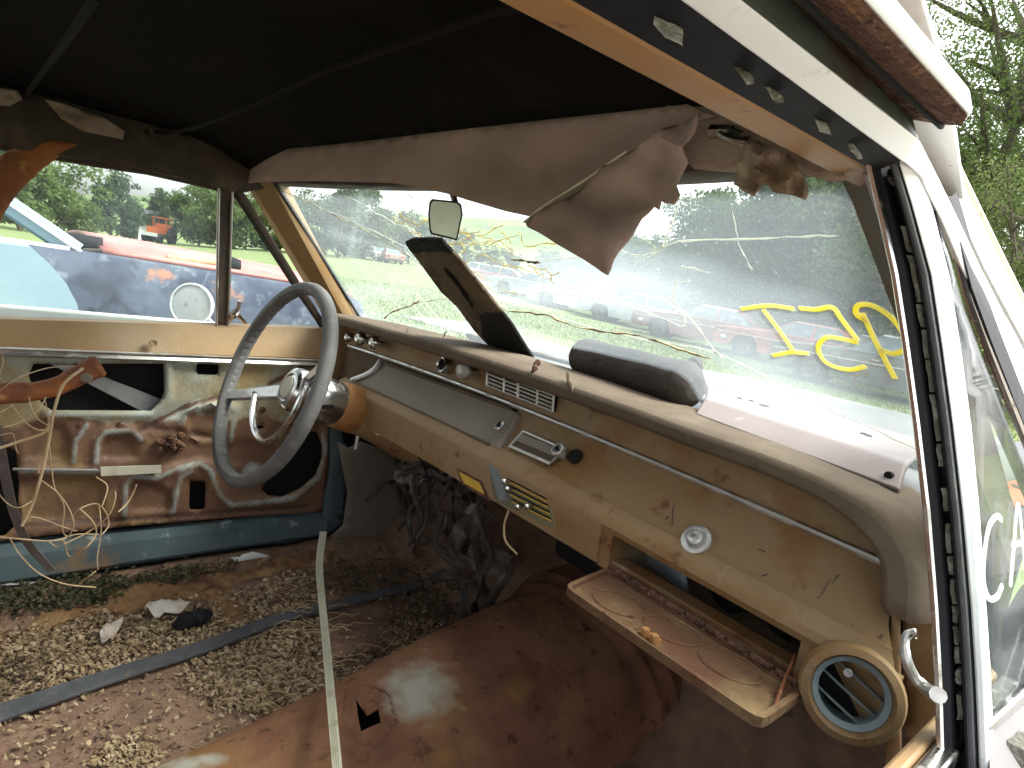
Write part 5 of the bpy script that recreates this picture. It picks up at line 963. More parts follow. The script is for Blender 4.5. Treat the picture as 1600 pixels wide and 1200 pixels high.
# rusty seat frame and burlap threads
sf = empty('broken_seat', tuple(PX(0, 640, -.33)), 'broken orange seat frame bar trailing frayed burlap threads', 'broken seat'); XS = -.33
m = MB(); m.tube(spline([PX(u, v, XS) for u, v in ((-120, 632), (-50, 622), (0, 615), (50, 612), (90, 603), (120, 588), (142, 577), (158, 570))], 5), [.0185]*15+[.0165]*8+[.018]*5+[.020]*4+[.0215]*2+[.020, .018], 14, .85); obj('frame_bar', m, M['orange'], sf)
m = MB(); m.lathe(PX(134, 590, XS+.019), (1, -.6, .2), [(.0002, .002), (.007, .002), (.008, -.004)], 12); obj('plug', m, M['kick'], sf)
TH = [[(0, 610), (30, 590), (75, 575), (115, 572)], [(130, 575), (100, 600), (85, 640), (78, 680), (70, 720), (60, 760), (50, 790), (34, 822)], [(0, 700), (30, 690), (70, 675), (80, 650)], [(0, 545), (5, 565), (0, 590), (20, 605), (27, 620), (10, 640), (-10, 660)],
      [(75, 670), (60, 672), (40, 660), (20, 635), (5, 620)], [(60, 605), (70, 625), (75, 650), (76, 680), (80, 720), (85, 760), (100, 790), (98, 830), (110, 840)], [(64, 750), (90, 770), (108, 795), (115, 820), (105, 840), (85, 845)], [(-10, 838), (30, 842), (80, 845), (120, 835), (155, 835)],
      [(15, 840), (30, 865), (60, 895), (100, 912), (150, 918)], [(110, 810), (125, 795), (150, 787), (165, 800), (170, 820), (160, 835)], [(155, 790), (158, 830), (152, 870), (153, 890)], [(100, 850), (140, 830), (170, 805), (180, 780), (180, 768)], [(185, 800), (200, 785), (212, 762), (213, 758)],
      [(48, 807), (70, 812), (95, 822), (120, 830)], [(125, 795), (145, 815), (150, 835), (135, 855), (125, 862)], [(75, 845), (90, 855), (100, 845), (105, 865), (110, 870)], [(-10, 760), (10, 785), (30, 793), (55, 780)], [(45, 620), (50, 640), (60, 655), (75, 665)], [(0, 680), (20, 678), (25, 700), (28, 708)],
      [(150, 892), (140, 900), (125, 912)], [(-10, 650), (20, 632), (30, 615), (25, 600)], [(72, 620), (60, 640), (30, 660), (5, 668)], [(60, 740), (62, 725), (80, 715)], [(160, 790), (168, 760), (150, 745)]]
for i, t in enumerate(TH):
    xx = XS+random.uniform(-.03, .05); P = [PX(u, v, xx+random.uniform(-.012, .012)) for u, v in t]; m = MB(); m.tube(spline(P, 6), random.uniform(.0007, .0013) if i not in (1, 2) else .0022, 5); obj('thread', m, M['thread'], sf)
# litter on the floor
def scatter(polys, n, smin, smax, lift, fn=PF):
    m = MB()
    bbs = [(min(p[0] for p in pl), max(p[0] for p in pl), min(p[1] for p in pl), max(p[1] for p in pl)) for pl in polys]; ar = np.array([(b[1]-b[0])*(b[3]-b[2]) for b in bbs], float); ar = ar*np.array([.045 if len(polys) == 5 and i == 4 else 1 for i in range(len(polys))]); ar /= ar.sum()
    c = 0
    while c < n:
        i = rng.choice(len(polys), p=ar); b = bbs[i]; u, v = random.uniform(b[0], b[1]), random.uniform(b[2], b[3])
        if not inpoly(u, v, polys[i]): continue
        c += 1; p = fn(u+random.gauss(0, 9), v+random.gauss(0, 6), random.uniform(.001, lift)); s = random.uniform(smin, smax); R = Matrix.Rotation(random.uniform(0, 6.28), 3, 'Z') @ Matrix.Rotation(random.gauss(0, .45), 3, 'X') @ Matrix.Rotation(random.gauss(0, .45), 3, 'Y')
        R = np.array(R); w_ = s*random.uniform(.3, .7); k = random.uniform(-.25, .25)*s
        m.add([p+R@np.array(q) for q in ((-s, -w_, 0), (s*.8, -w_*.7, k), (s, w_*.8, 0), (-s*.7, w_, k*.5))], [(0, 1, 2, 3)])
    return m
chipA = [(-40, 1010), (60, 985), (150, 965), (230, 950), (330, 945), (420, 915), (480, 895), (500, 905), (498, 945), (420, 970), (300, 1015), (150, 1062), (0, 1110), (-40, 1120)]; chipB = [(285, 1050), (360, 1015), (440, 985), (500, 965), (500, 1010), (490, 1070), (500, 1105), (420, 1118), (360, 1110), (300, 1085)]; chipC = [(150, 1190), (180, 1165), (232, 1158), (246, 1190), (240, 1230), (150, 1230)]; chipD = [(620, 985), (660, 970), (705, 985), (690, 1015), (640, 1025), (625, 1010)]
chipX = [(-40, 960), (200, 940), (500, 870), (640, 960), (560, 1060), (500, 1120), (250, 1190), (-40, 1200)]
obj('wood_chips', scatter([chipA, chipB, chipC, chipD, chipX], 15000, .0022, .0062, .014), M['chips'], None, smooth=0, kind='stuff', label='pale wood chips and shredded nest litter on the floor', cat='litter')
chipE = [(510, 890), (560, 880), (640, 880), (720, 910), (725, 960), (690, 990), (640, 1000), (600, 985), (620, 950), (560, 930), (510, 925)]; chipF = [(520, 1040), (600, 1010), (640, 1030), (560, 1070), (520, 1075)]; chipG = [(0, 1045), (70, 1030), (60, 1080), (0, 1100)]
obj('leaf_litter', scatter([chipE, chipF, chipG], 2200, .003, .008, .018), M['leafdirt'], None, smooth=0, kind='stuff', label='dark dead leaves and dirt around the pedals', cat='litter')
obj('sill_moss', scatter([[(-60, 920), (100, 912), (200, 905), (330, 885), (400, 885), (330, 905), (240, 925), (160, 950), (60, 960), (-60, 975)], [(150, 925), (190, 915), (195, 945), (160, 950)]], 2000, .0025, .007, .022), M['moss'], None, smooth=0, kind='stuff', label='green moss growing along the far door sill', cat='moss')
m = MB()
for k in range(70):
    u, v = random.choice([(random.uniform(500, 620), random.uniform(990, 1090)), (random.uniform(420, 510), random.uniform(950, 1010)), (random.uniform(300, 520), random.uniform(1040, 1120))]); a_ = random.uniform(-.5, .5); Q2 = []
    for j in range(6): Q2.append(PF(u+j*9*math.cos(a_)+random.uniform(-2, 2), v+j*9*math.sin(a_)*.6+random.uniform(-3, 3), .012+.012*math.sin(j*.6)))
    m.tube(spline(Q2, 3), .0007, 4)
obj('root_fibres', m, M['thread'], None, kind='stuff', label='fine pale root fibres strewn over the rusty floor', cat='litter')
for nm_, pl, lb in (('paper_scrap', [(224, 966), (250, 956), (280, 952), (295, 960), (282, 972), (255, 974), (240, 980)], 'torn cream paper scrap on wood chips beside a dark clod'), ('plastic_scrap', [(154, 1006), (170, 990), (192, 984), (186, 1000), (176, 1012), (158, 1020)], 'crumpled whitish plastic scrap near the black rubber strip')):
    obj(nm_, fill(pl, lambda u, v: PF(u, v, .026+.012*nz((u/14, v/14, 1))), 6), M['paper'], None, solid=.0015, label=lb, cat='scrap')
m = MB(); secs = []
for t in np.linspace(0, 1, 9):
    c = PF(272+56*t, 992-22*t, .018); r = .022*math.sin(math.pi*(t*.9+.05))**.6; secs.append([c+np.array([r*math.cos(a)*(1+.8*nz((t*7, a*1.5, 1))), 0, r*.8*math.sin(a)*(1+.8*nz((t*7, a*1.5, 4)))])+np.array([0, r*math.cos(a)*.4, 0]) for a in np.linspace(0, 6.283, 13)[:-1]])
m.loft(secs); obj('dark_clod', m, M['blackrub'], None, label='dark clod of rotten carpet beside the cream paper scrap', cat='clod')
# ================================================================== OTHER CARS
def paint(name, c, rust=.62, pale=None):
    return mat(name, c, .45, layers=[(pale or tuple(min(1, q*1.3+.05) for q in c), 2.2, .48, .7), (RUST, 3.5, rust, rust+.07, None, .85), (RUSTO, 9, rust+.05, rust+.1, None, .85)], var=.15, vscale=3)
def sidepoly(arches, pts):
    return pts
WX = (1.48, -1.38); WR = .33
def body_outline(L=4.9):
    a, b = -L/2, L/2; pts = [(a+.02, .42), (a, .62), (a+.06, .86), (a+.75, .93), (-1.0, .95), (.75, .95), (1.1, .93), (b-.25, .84), (b-.02, .78), (b, .50), (b-.06, .34)]
    def arch(c): return [(c+.40*math.cos(t), WR+.02+.38*math.sin(t)) for t in np.linspace(0, math.pi, 9)]
    bot = [(b-.25, .28)] + arch(WX[0]) + [(WX[0]-.42, .26), (WX[1]+.42, .26)] + arch(WX[1]) + [(a+.3, .30)]
    return pts+bot
def build_car_meshes():
    D = {}; out = body_outline(); n = len(out)
    def sec(y, k, dz): return [(x*(1-.015*k), y, z if z < .3 else z-dz*(z > .8)) for x, z in out]
    m = MB(); m.loft([sec(-.90+.03, 1, .05), sec(-.91, .3, .03), sec(-.80, 0, .0), sec(0, 0, -.015), sec(.80, 0, .0), sec(.91, .3, .03), sec(.87, 1, .05)]); D['body'] = mesh('body', m, None, 40)
    m = MB(); z0, z1 = .93, 1.36; base = [(-1.35, .76), (.95, .76)]; top = [(-.88, .60), (.22, .60)]
    m.loft([[(x, y, z) for x in np.linspace(-.92, .26, 9)] + [] for y, z in ((-.62, 1.335), (-.45, 1.375), (0, 1.39), (.45, 1.375), (.62, 1.335))], False); D['roof'] = mesh('roof', m, None, 60)
    pil = {}
    for i, (xb, xt) in enumerate(((.98, .24), (-.28, -.32), (-1.55, -.90))):
        for s in (-1, 1):
            w_ = .05 if i < 2 else .16; m = MB(); m.hexa([(xb-w_, s*.80, .92), (xb+.03, s*.80, .92), (xb+.03, s*.74, .92), (xb-w_, s*.74, .92)], [(xt-w_*.8, s*.64, 1.35), (xt+.03, s*.64, 1.35), (xt+.03, s*.58, 1.35), (xt-w_*.8, s*.58, 1.35)]); D['pillar%d%d' % (i, s)] = mesh('pillar', m, None, 0)
    for s in (-1, 1):
        for i, q in enumerate((((.90, .93), (-.26, .93), (-.30, 1.335), (.22, 1.335)), ((-.34, .93), (-1.42, .93), (-.92, 1.335), (-.37, 1.335)))):
            m = MB(); P = [(x, s*(.775-.155*(z-.93)/.405), z) for x, z in q]; m.hexa(P, [(x, y-s*.008, z) for x, y, z in P]); D['side%d%d' % (i, s)] = mesh('side_window', m, None, 0)
    m = MB(); P = [(.97, -.74, .94), (.97, .74, .94), (.25, .59, 1.345), (.25, -.59, 1.345)]; m.hexa(P, [(x-.01, y, z-.01) for x, y, z in P]); D['front'] = mesh('windscreen', m, None, 0)
    m = MB(); P = [(-1.5, -.72, .94), (-1.5, .72, .94), (-.92, .58, 1.345), (-.92, -.58, 1.345)]; m.hexa(P, [(x+.01, y, z-.01) for x, y, z in P]); D['rear'] = mesh('rear_window', m, None, 0)
    m = MB(); m.lathe((0, 0, 0), (0, 1, 0), [(.20, -.08), (.30, -.095), (.33, -.06), (.33, .06), (.30, .095), (.20, .08)], 26, True); D['tyre'] = mesh('wheel', m, None, 40)
    m = MB(); m.lathe((0, 0, 0), (0, 1, 0), [(.0002, .07), (.07, .085), (.10, .06), (.20, .08), (.21, .07), (.21, -.07), (.1, -.06), (.07, -.085), (.0002, -.07)], 22); D['rim'] = mesh('rim', m, None, 40)
    for k, x in (('bumpF', 2.46), ('bumpR', -2.46)):
        m = MB(); s = 1 if x > 0 else -1; m.loft([[(x-s*.35*(abs(y)/.9)**6, y, .44), (x-s*.35*(abs(y)/.9)**6+s*.05, y, .47), (x-s*.35*(abs(y)/.9)**6+s*.05, y, .55), (x-s*.35*(abs(y)/.9)**6, y, .58), (x-s*.06-s*.35*(abs(y)/.9)**6, y, .51)] for y in np.linspace(-.92, .92, 15)]); D[k] = mesh('bumper', m, None, 40)
    m = MB(); m.lathe((0, 0, 0), (1, 0, 0), [(.0002, .03), (.06, .02), (.085, .0), (.085, -.04)], 16); D['lamp'] = mesh('headlight', m, None, 40)
    m = MB(); m.box((2.43, 0, .68), (.05, 1.0, .14)); D['grille'] = mesh('grille', m, None, 0)
    m = MB(); m.box((-2.44, 0, .70), (.05, .22, .12)); D['tail'] = mesh('tail_light', m, None, 0)
    for s in (-1, 1):
        m = MB(); m.tube([(-2.3, s*.905, .70), (0, s*.918, .72), (2.35, s*.905, .68)], .012, 6, 1.6); D['trim%d' % s] = mesh('side_trim', m, None, 0)
        m = MB(); m.box((.25, s*.917, .80), (.16, .02, .025)); D['handle%d' % s] = mesh('door_handle', m, None, 0)
    return D
CM = build_car_meshes()
for k in CM: CM[k].materials.append(M['chrome'])
def put(name, me, mt, parent, loc=(0, 0, 0), rot=(0, 0, 0), scale=(1, 1, 1)):
    o = bpy.data.objects.new(name, me); col.objects.link(o); o.parent = parent; o.location = loc; o.rotation_euler = rot; o.scale = scale
    o.material_slots[0].link = 'OBJECT'; o.material_slots[0].material = mt; return o
M['rimdark'] = mat('rusty_wheel_rim', (.07, .05, .04), .7, layers=[((.16, .14, .13), 6, .5, .7)])
M['tailred'] = mat('tail_lens', (.25, .02, .015), .3)
def parked(u, dist, head, pm, roofm, label, group='derelict cars parked in the field', open_=False, scale=1., loc=None, glass='darkglass', skip=()):
    p = at_dist(u, dist) if loc is None else np.array(loc); r = empty('parked_car', p, label, 'car', group, rad(head))
    # lie on the sloping field
    h = rad(head); fx = np.array([math.cos(h), math.sin(h)]); fy = np.array([-fx[1], fx[0]])
    z = lambda a, b: gz(p[0]+fx[0]*a+fy[0]*b, p[1]+fx[1]*a+fy[1]*b)
    X = Vector((fx[0], fx[1], (z(1.5, 0)-z(-1.5, 0))/3)).normalized(); Y = Vector((fy[0], fy[1], (z(0, .7)-z(0, -.7))/1.4)); Z = X.cross(Y).normalized(); Y = Z.cross(X)
    zc = (z(1.48, .75)+z(-1.38, .75)+z(1.48, -.75)+z(-1.38, -.75))/4
    r.matrix_world = Matrix.Translation((p[0], p[1], zc-.02)) @ Matrix(((X[0], Y[0], Z[0]), (X[1], Y[1], Z[1]), (X[2], Y[2], Z[2]))).to_4x4() @ Matrix.Scale(scale, 4)
    b = put('body', CM['body'], pm, r); put('roof', CM['roof'], roofm, r)
    for i in range(3):
        for s in (-1, 1): put('pillar', CM['pillar%d%d' % (i, s)], pm, r)
    for s in (-1, 1):
        for i in range(2):
            if (i, s) not in skip: put('side_window', CM['side%d%d' % (i, s)], M[glass], r)
        put('side_trim', CM['trim%d' % s], M['chrome'], r); put('door_handle', CM['handle%d' % s], M['chrome'], r)
        put('tail_light', CM['tail'], M['tailred'], r, (0, s*.62, 0)); 
        for x in WX:
            wq = put('wheel', CM['tyre'], M['tyre'], r, (x, s*.74, WR)); put('rim', CM['rim'], M['rimdark'], wq)
        for q in (.55, .76): put('headlight', CM['lamp'], M['mirback'], r, (2.43, s*q, .70))
    put('windscreen', CM['front'], M[glass], r); put('rear_window', CM['rear'], M[glass], r)
    put('bumper', CM['bumpF'], M['chrome'], r); put('bumper', CM['bumpR'], M['chrome'], r); put('grille', CM['grille'], M['alu'], r)
    return r
pw = paint('chalky_white', (.55, .54, .52)); pr2 = paint('faded_red', (.36, .10, .075), .6); pm3 = paint('dull_maroon', (.20, .07, .06), .6); pg = paint('dark_grey_green', (.10, .105, .095), .56); ps = paint('silver_grey', (.36, .38, .40)); pb = paint('brown', (.17, .10, .07), .54); ppk = paint('pinkish_red', (.42, .20, .17), .6); pbl = paint('pale_blue', (.38, .50, .56))
row = [(1412, 13.6, 192, pg, pw, 'dark grey rusting car with pale trim beside the faded red car'), (1262, 18.2, 196, pr2, ppk, 'faded red car with open windows next to the maroon one'), (1110, 20.5, 200, pm3, ppk, 'dull maroon car with pinkish roof in the parked row'),
       (1000, 24.5, 202, ps, pw, 'silver car with chalky roof in the parked row'), (905, 27.5, 204, pw, pw, 'chalky white car behind the cracked glass'), (830, 31., 206, ps, ps, 'silver car without a white roof in the parked row'), (768, 35., 206, ppk, pw, 'pinkish red car with white roof far down the row'),
       (1470, 18.5, 196, ppk, pr2, 'pinkish red car half hidden behind the dark grey one'), (1365, 21., 200, pb, pw, 'brown car with white roof behind the faded red car'), (735, 41., 206, pw, ps, 'white car with grey roof at the far end of the row')]
for a in row: parked(*a)
for u, dd, hd, pmx, lb in ((575, 62, 170, pw, 'distant white car at the tree line left of the board'), (548, 66, 190, ps, 'distant silver car at the tree line by the windscreen post'), (598, 60, 160, ppk, 'distant pinkish car at the tree line behind the mirror'), (420, 64, 175, pbl, 'distant pale blue car below the trees')):
    parked(u, dd, hd, pmx, pw, lb, 'distant cars along the tree line')
# neighbour: pale blue body, dark front wing, red bonnet
nb = empty('neighbour_car', (-3.2, -.2, 0), 'pale blue car with dark scuffed wing and red bonnet parked alongside', 'car')
M['nblue'] = mat('chalky_light_blue', (.20, .29, .33), .5, layers=[((.26, .35, .38), 2, .45, .7), (RUSTO, 5, .66, .72, None, .85)], var=.05, vscale=3); M['nwing'] = mat('scuffed_dark_blue_primer', (.045, .055, .085), .75, spec=.15, layers=[((.10, .12, .155), 3.2, .40, .62), ((.20, .22, .25), 11, .55, .72), ((.03, .035, .05), 6, .55, .66), ((.30, .15, .10), 4.2, .63, .69, None, .85)], var=.2, vscale=5)
M['nred'] = mat('faded_red_bonnet', (.36, .13, .11), .5, layers=[((.44, .24, .21), 3, .45, .7), (RUST, 6, .6, .72)], var=.12)
XN = -2.28
def NX(u, v, dx=0.): return PX(u, v, XN+dx)
def nb_side(pts, thick=.05): 
    return [np.array(p) for p in pts]
topz = lambda y: .962-.020*(y+.45)-.9*max(0, y-.72)**2
m = MB(); ys_ = xs(-.53, .92, 24)
m.loft([[(XN-.10, y, topz(y)+.004), (XN-.03, y, topz(y)-.004), (XN, y, topz(y)-.04), (XN+.015, y, topz(y)-.2), (XN, y, .50), (XN-.06, y, .30), (XN-.2, y, .30)] for y in ys_]); wg = obj('front_wing', m, M['nwing'], nb, label='dark scuffed front wing')
def doorfront(z): return -.34-.02*((z-.6)/.3)-.16*max(0, (z-.66)/.3)**2.2
m = MB(); m.loft([[(XN+.020, -1.9, z), (XN+.026+.008*math.sin((z-.3)*4), -1.0, z), (XN+.026, doorfront(z)-.01, z), (XN-.08, doorfront(z)-.01, z), (XN-.08, -1.9, z)] for z in (.30, .42, .55, .66, .75, .83, .90, .955)]); obj('door', m, M['nblue'], nb, label='pale blue door of the neighbouring car')
m = MB(); m.loft([[(XN-.10-1.5*t, y, topz(y)+.012+.05*math.sin(math.pi*t)*(1-.3*abs(y))) for t in np.linspace(0, 1, 14)] for y in xs(-.28, .90, 16)], False); bnt = obj('bonnet', m, M['nred'], nb, solid=.02, label='faded red bonnet')
m = MB(); a = NX(38, 425, -.06); m.hexa([NX(-120, 300, -.35), NX(0, 292, -.35), NX(112, 386, -.2), NX(20, 392, -.1)], [p+np.array([-.008, 0, .0]) for p in (NX(-120, 300, -.35), NX(0, 292, -.35), NX(112, 386, -.2), NX(20, 392, -.1))])
obj('windscreen', MB().hexa([(XN-.13, -.36, .965), (XN-1.50, -.36, .965), (XN-1.36, -1.02, 1.37), (XN-.30, -1.02, 1.37)], [(XN-.13, -.368, .965), (XN-1.50, -.368, .965), (XN-1.36, -1.028, 1.37), (XN-.30, -1.028, 1.37)]), M['glassV'], nb)
m = MB(); m.tube([(XN-.09, -.37, .955), (XN-.14, -.60, 1.10), (XN-.27, -1.02, 1.37)], .022, 8, 1.8); obj('screen_post', m, M['nblue'], nb)
m = MB(); m.tube([(XN-.06, -.36, .96), (XN-.115, -.60, 1.11), (XN-.24, -1.02, 1.385)], .008, 8); obj('post_moulding', m, M['white_metal'], nb)
m = MB(); m.loft([[(XN-.24-.03*k, y, 1.385+.03*math.sin(k*math.pi/12)) for k in range(13)] for y in (-1.0, -1.4, -2.4)], False); m2 = MB(); m2.loft([[(x, y, 1.38+.05*(1-((x-XN+.8)/.6)**2)) for x in xs(XN-1.4, XN-.2, 12)] for y in (-1.0, -1.5, -2.5)], False); obj('roof', m2, M['nblue'], nb, solid=.02)
m = MB(); m.tube([(XN-.05, -.4, .962), (XN-.07, -1.2, .965), (XN-.06, -1.9, .965)], .012, 8); obj('belt_moulding', m, M['white_metal'], nb)
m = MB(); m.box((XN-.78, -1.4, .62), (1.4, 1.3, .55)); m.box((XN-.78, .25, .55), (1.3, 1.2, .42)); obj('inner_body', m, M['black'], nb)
m = MB(); o = NX(158, 402, -.12); m.lathe(o+np.array([0, 0, -.03]), (0, 0, 1), [(.03, 0), (.018, .02), (.012, .05), (.0002, .055)], 12); m.tube([o+np.array([-.03, -.06, .02]), o+np.array([0, 0, .025]), o+np.array([-.02, .14, .01])], [.006, .012, .006], 8); obj('bonnet_ornament', m, M['wire'], nb)
m = MB(); o = NX(125, 377, -.25); m.tube([o+np.array([0, -.08, .0]), o+np.array([0, .08, -.005])], [.03, .036], 12); obj('wiper_pivot', m, M['blackrub'], nb)
for y in (.45, -2.2):
    m = MB(); m.lathe((XN-.12, y, .32), (1, 0, 0), [(.19, -.08), (.30, -.09), (.32, -.05), (.32, .06), (.30, .09), (.2, .08)], 28, True); wq = obj('wheel', m, M['tyre'], nb); m = MB(); m.lathe((XN-.12, y, .32), (1, 0, 0), [(.0002, .06), (.1, .05), (.2, .07), (.2, -.07)], 20); obj('rim', m, M['chrome'], wq)
m = MB(); a, b = PX(262, 402, XN-.18), PX(352, 412, XN-.18); m.tube([a, a*.5+b*.5, b], [.012, .016, .018], 10); sp_ = empty('axe_handle', tuple(a), 'pale wooden rod with dark knob lying on the red bonnet', 'rod'); obj('shaft', m, M['thread'], sp_)
m = MB(); b2_ = PX(362, 414, XN-.18); m.lathe(b2_, (.2, 1, 0), [(.0002, -.045), (.03, -.04), (.04, 0), (.03, .04), (.0002, .045)], 16); obj('dark_end', m, M['blackrub'], sp_)
# tractor and shed by the tree line
tp = at_dist(238, 56); tr = empty('tractor', tp, 'small orange tractor standing before the trees', 'tractor', None, rad(-35)); org = mat('tractor_orange', (.55, .13, .03), .5)
def loc_obj(name, m, mt, parent, **k):
    o = bpy.data.objects.new(name, mesh(name, m, mt)); col.objects.link(o); o.parent = parent; return o
loc_obj('hood', MB().box((.8, 0, 1.0), (1.6, .7, .8)), org, tr); loc_obj('cab', MB().box((-.5, 0, 1.3), (1.0, 1.1, .9)), org, tr); loc_obj('canopy', MB().box((-.5, 0, 2.25), (1.3, 1.4, .1)).box((.05, .55, 1.9), (.07, .07, .7)).box((.05, -.55, 1.9), (.07, .07, .7)).box((-1., .55, 1.9), (.07, .07, .7)).box((-1., -.55, 1.9), (.07, .07, .7)), org, tr); loc_obj('front_weight', MB().box((1.75, 0, .7), (.3, 1.2, .3)), M['mirback'], tr)
for x, y, r in ((-.6, .85, .75), (-.6, -.85, .75), (1.2, .6, .42), (1.2, -.6, .42)): loc_obj('wheel', MB().lathe((x, y, r), (0, 1, 0), [(r*.5, -.15), (r, -.15), (r, .15), (r*.5, .15)], 20, True), M['tyre'], tr)
loc_obj('exhaust', MB().tube([(.9, 0, 1.4), (.9, 0, 2.3)], .05, 8), M['wire'], tr)
tp = at_dist(212, 66); sh = empty('shed', tp, 'small pale grey shed with pitched roof behind the tractor', 'shed', None, rad(20)); loc_obj('wall', MB().box((0, 0, 1.2), (2.6, 2.2, 2.4)), M['mirback'], sh); loc_obj('roof', MB().loft([[(x, -1.3, 2.35), (x, 0, 3.2), (x, 1.3, 2.35), (x, 0, 2.9)] for x in (-1.5, 1.5)]), M['dirtmetal'], sh); loc_obj('door', MB().box((.3, -1.11, .95), (.9, .04, 1.9)), M['dash_dark'], sh)
# flat carton with an orange band lying on the bonnet, seen through the near quarter light
def PB(u, v, lift=0.):
    z = .9
    for _ in range(8):
        p = PZ(u, v, z+lift); z = bz(p[0], p[1])+.012
    return p
ct = empty('flat_carton', tuple(PB(1590, 770)), 'dark grey flat carton with an orange lettered band on the bonnet', 'carton')
q = [PB(1520, 712), PB(1640, 690), PB(1700, 850), PB(1570, 868)]; m = MB(); m.hexa(q, [p+np.array([0, 0, .018]) for p in q]); obj('carton_body', m, mat('dark_grey_card', (.07, .075, .08), .7, layers=[((.12, .12, .12), 8, .5, .7)]), ct)
q = [PB(1535, 762, .0195), PB(1660, 735, .0195), PB(1675, 775, .0195), PB(1548, 800, .0195)]; m = MB(); m.hexa(q, [p+np.array([0, 0, .0012]) for p in q]); bd = obj('orange_band', m, mat('orange_print', (.55, .12, .04), .6), ct)
def bq(s, t): return (q[0]*(1-s)+q[1]*s)*(1-t)+(q[3]*(1-s)+q[2]*s)*t+np.array([0, 0, .0016])
LET = [[(.02, .3), (.10, .2), (.12, .35), (.03, .55), (.13, .6), (.11, .8), (.02, .75)], [(.19, .2), (.20, .8)], [(.28, .85), (.27, .2), (.40, .25), (.41, .5), (.28, .55)], [(.48, .2), (.49, .8)], [(.67, .25), (.57, .25), (.57, .45), (.67, .55), (.67, .78), (.57, .78)]]
for l in LET:
    m = MB(); m.ribbon(spline([bq(*p) for p in l], 5), .006, (0, 0, 1), .001); obj('letter_stroke', m, M['duct'], bd)
# ================================================================== TREES
def tree_mesh(seed, h, rx, nleaf, ls, crown0=.25, kind='round', nl=9):
    rg = np.random.default_rng(seed); rd = random.Random(seed); t = MB(); th = h*.75
    P = [np.array((.05*h*nz((seed, i*.5, 0))*i/6, .05*h*nz((seed, i*.5, 9))*i/6, th*i/6)) for i in range(7)]; t.tube(P, [h*.015*(1-.13*i) for i in range(7)], 9); tips = []
    for k in range(nl):
        i0 = crown0*.9+(1-crown0*.9)*k/nl; p = P[min(5, int(i0*6))]; a = k*2.4+rd.uniform(-.4, .4); el = rd.uniform(.25, 1.0); Ln = rx*rd.uniform(.7, 1.05)*(1.1-.5*i0 if kind != 'round' else 1-.35*abs(i0-.45)); d = np.array((math.cos(a)*math.cos(el), math.sin(a)*math.cos(el), math.sin(el)))
        q = [p+d*Ln*s+np.array((0, 0, .12*Ln*s*s)) for s in (0, .35, .7, 1)]; t.tube(q, [h*.010, h*.007, h*.005, h*.002], 6); tips += [q[2], q[3]]
        for j in range(2):
            a2 = a+rd.uniform(-.9, .9); d2 = np.array((math.cos(a2)*.8, math.sin(a2)*.8, rd.uniform(.1, .8))); b = q[1]+d2*Ln*.55; t.tube([q[1], q[1]*.5+b*.5+np.array((0, 0, .03*Ln)), b], [h*.005, h*.003, h*.0015], 5); tips.append(b)
    tips.append(P[6]+np.array((0, 0, h*.12))); tips.append(P[6])
    tips = np.array(tips); nc = len(tips); extra = tips[rg.integers(0, nc, nc)]+rg.normal(0, rx*.16, (nc, 3)); cl = np.vstack([tips, extra]); cr = rx*rg.uniform(.13, .30, len(cl))
    w = cr**2; idx = rg.choice(len(cl), nleaf, p=w/w.sum()); dv = rg.normal(0, 1, (nleaf, 3)); dv /= np.linalg.norm(dv, axis=1)[:, None]; rr = rg.uniform(.25, 1.15, nleaf)[:, None]**.6
    c = cl[idx]+dv*rr*cr[idx][:, None]*np.array((1, 1, .75)); c[:, 2] = np.maximum(c[:, 2], h*.05)
    a = rg.normal(0, 1, (nleaf, 3)); a /= np.linalg.norm(a, axis=1)[:, None]; b = np.cross(a, rg.normal(0, 1, (nleaf, 3))); b /= np.linalg.norm(b, axis=1)[:, None]; s = ls*rg.uniform(.6, 1.3, nleaf)[:, None]
    V = np.stack([c-a*s, c+b*s*.5, c+a*s, c-b*s*.5], 1).reshape(-1, 3); F = np.arange(nleaf*4).reshape(-1, 4)
    me = bpy.data.meshes.new('crown'); me.from_pydata(V.tolist(), [], F.tolist()); tm = mesh('trunk', t, M['bark'])
    return tm, me
TV = {}
for k, (sd, h, rx, n, ls, c0, kind, nl) in {'far1': (1, 6.5, 2.6, 5000, .17, .1, 'round', 10), 'far2': (2, 7.5, 2.3, 5000, .17, .08, 'tall', 10), 'far3': (3, 5., 3., 5000, .16, .05, 'round', 10), 'mid1': (4, 9.5, 3.3, 16000, .13, .06, 'round', 14), 'mid2': (5, 8., 3.4, 16000, .13, .04, 'round', 14), 'near1': (6, 15., 4.6, 42000, .056, .2, 'tall', 28), 'near2': (8, 12., 3.9, 26000, .058, .12, 'round', 20)}.items():
    TV[k] = tree_mesh(sd, h, rx, n, ls, c0, kind, nl)
def tree(u, dist, var, leaf, label, group, rz=0., sc=1., sz=1.):
    p = at_dist(u, dist); r = empty('tree', p, label, 'tree', group, rz); r.scale = (sc, sc, sc*sz)
    for nm_, me, mt in (('trunk', TV[var][0], M['bark']), ('crown', TV[var][1], M[leaf])):
        if not me.materials: me.materials.append(mt)
        put(nm_, me, mt, r)
    return r
gl_ = 'trees along the far side of the field'
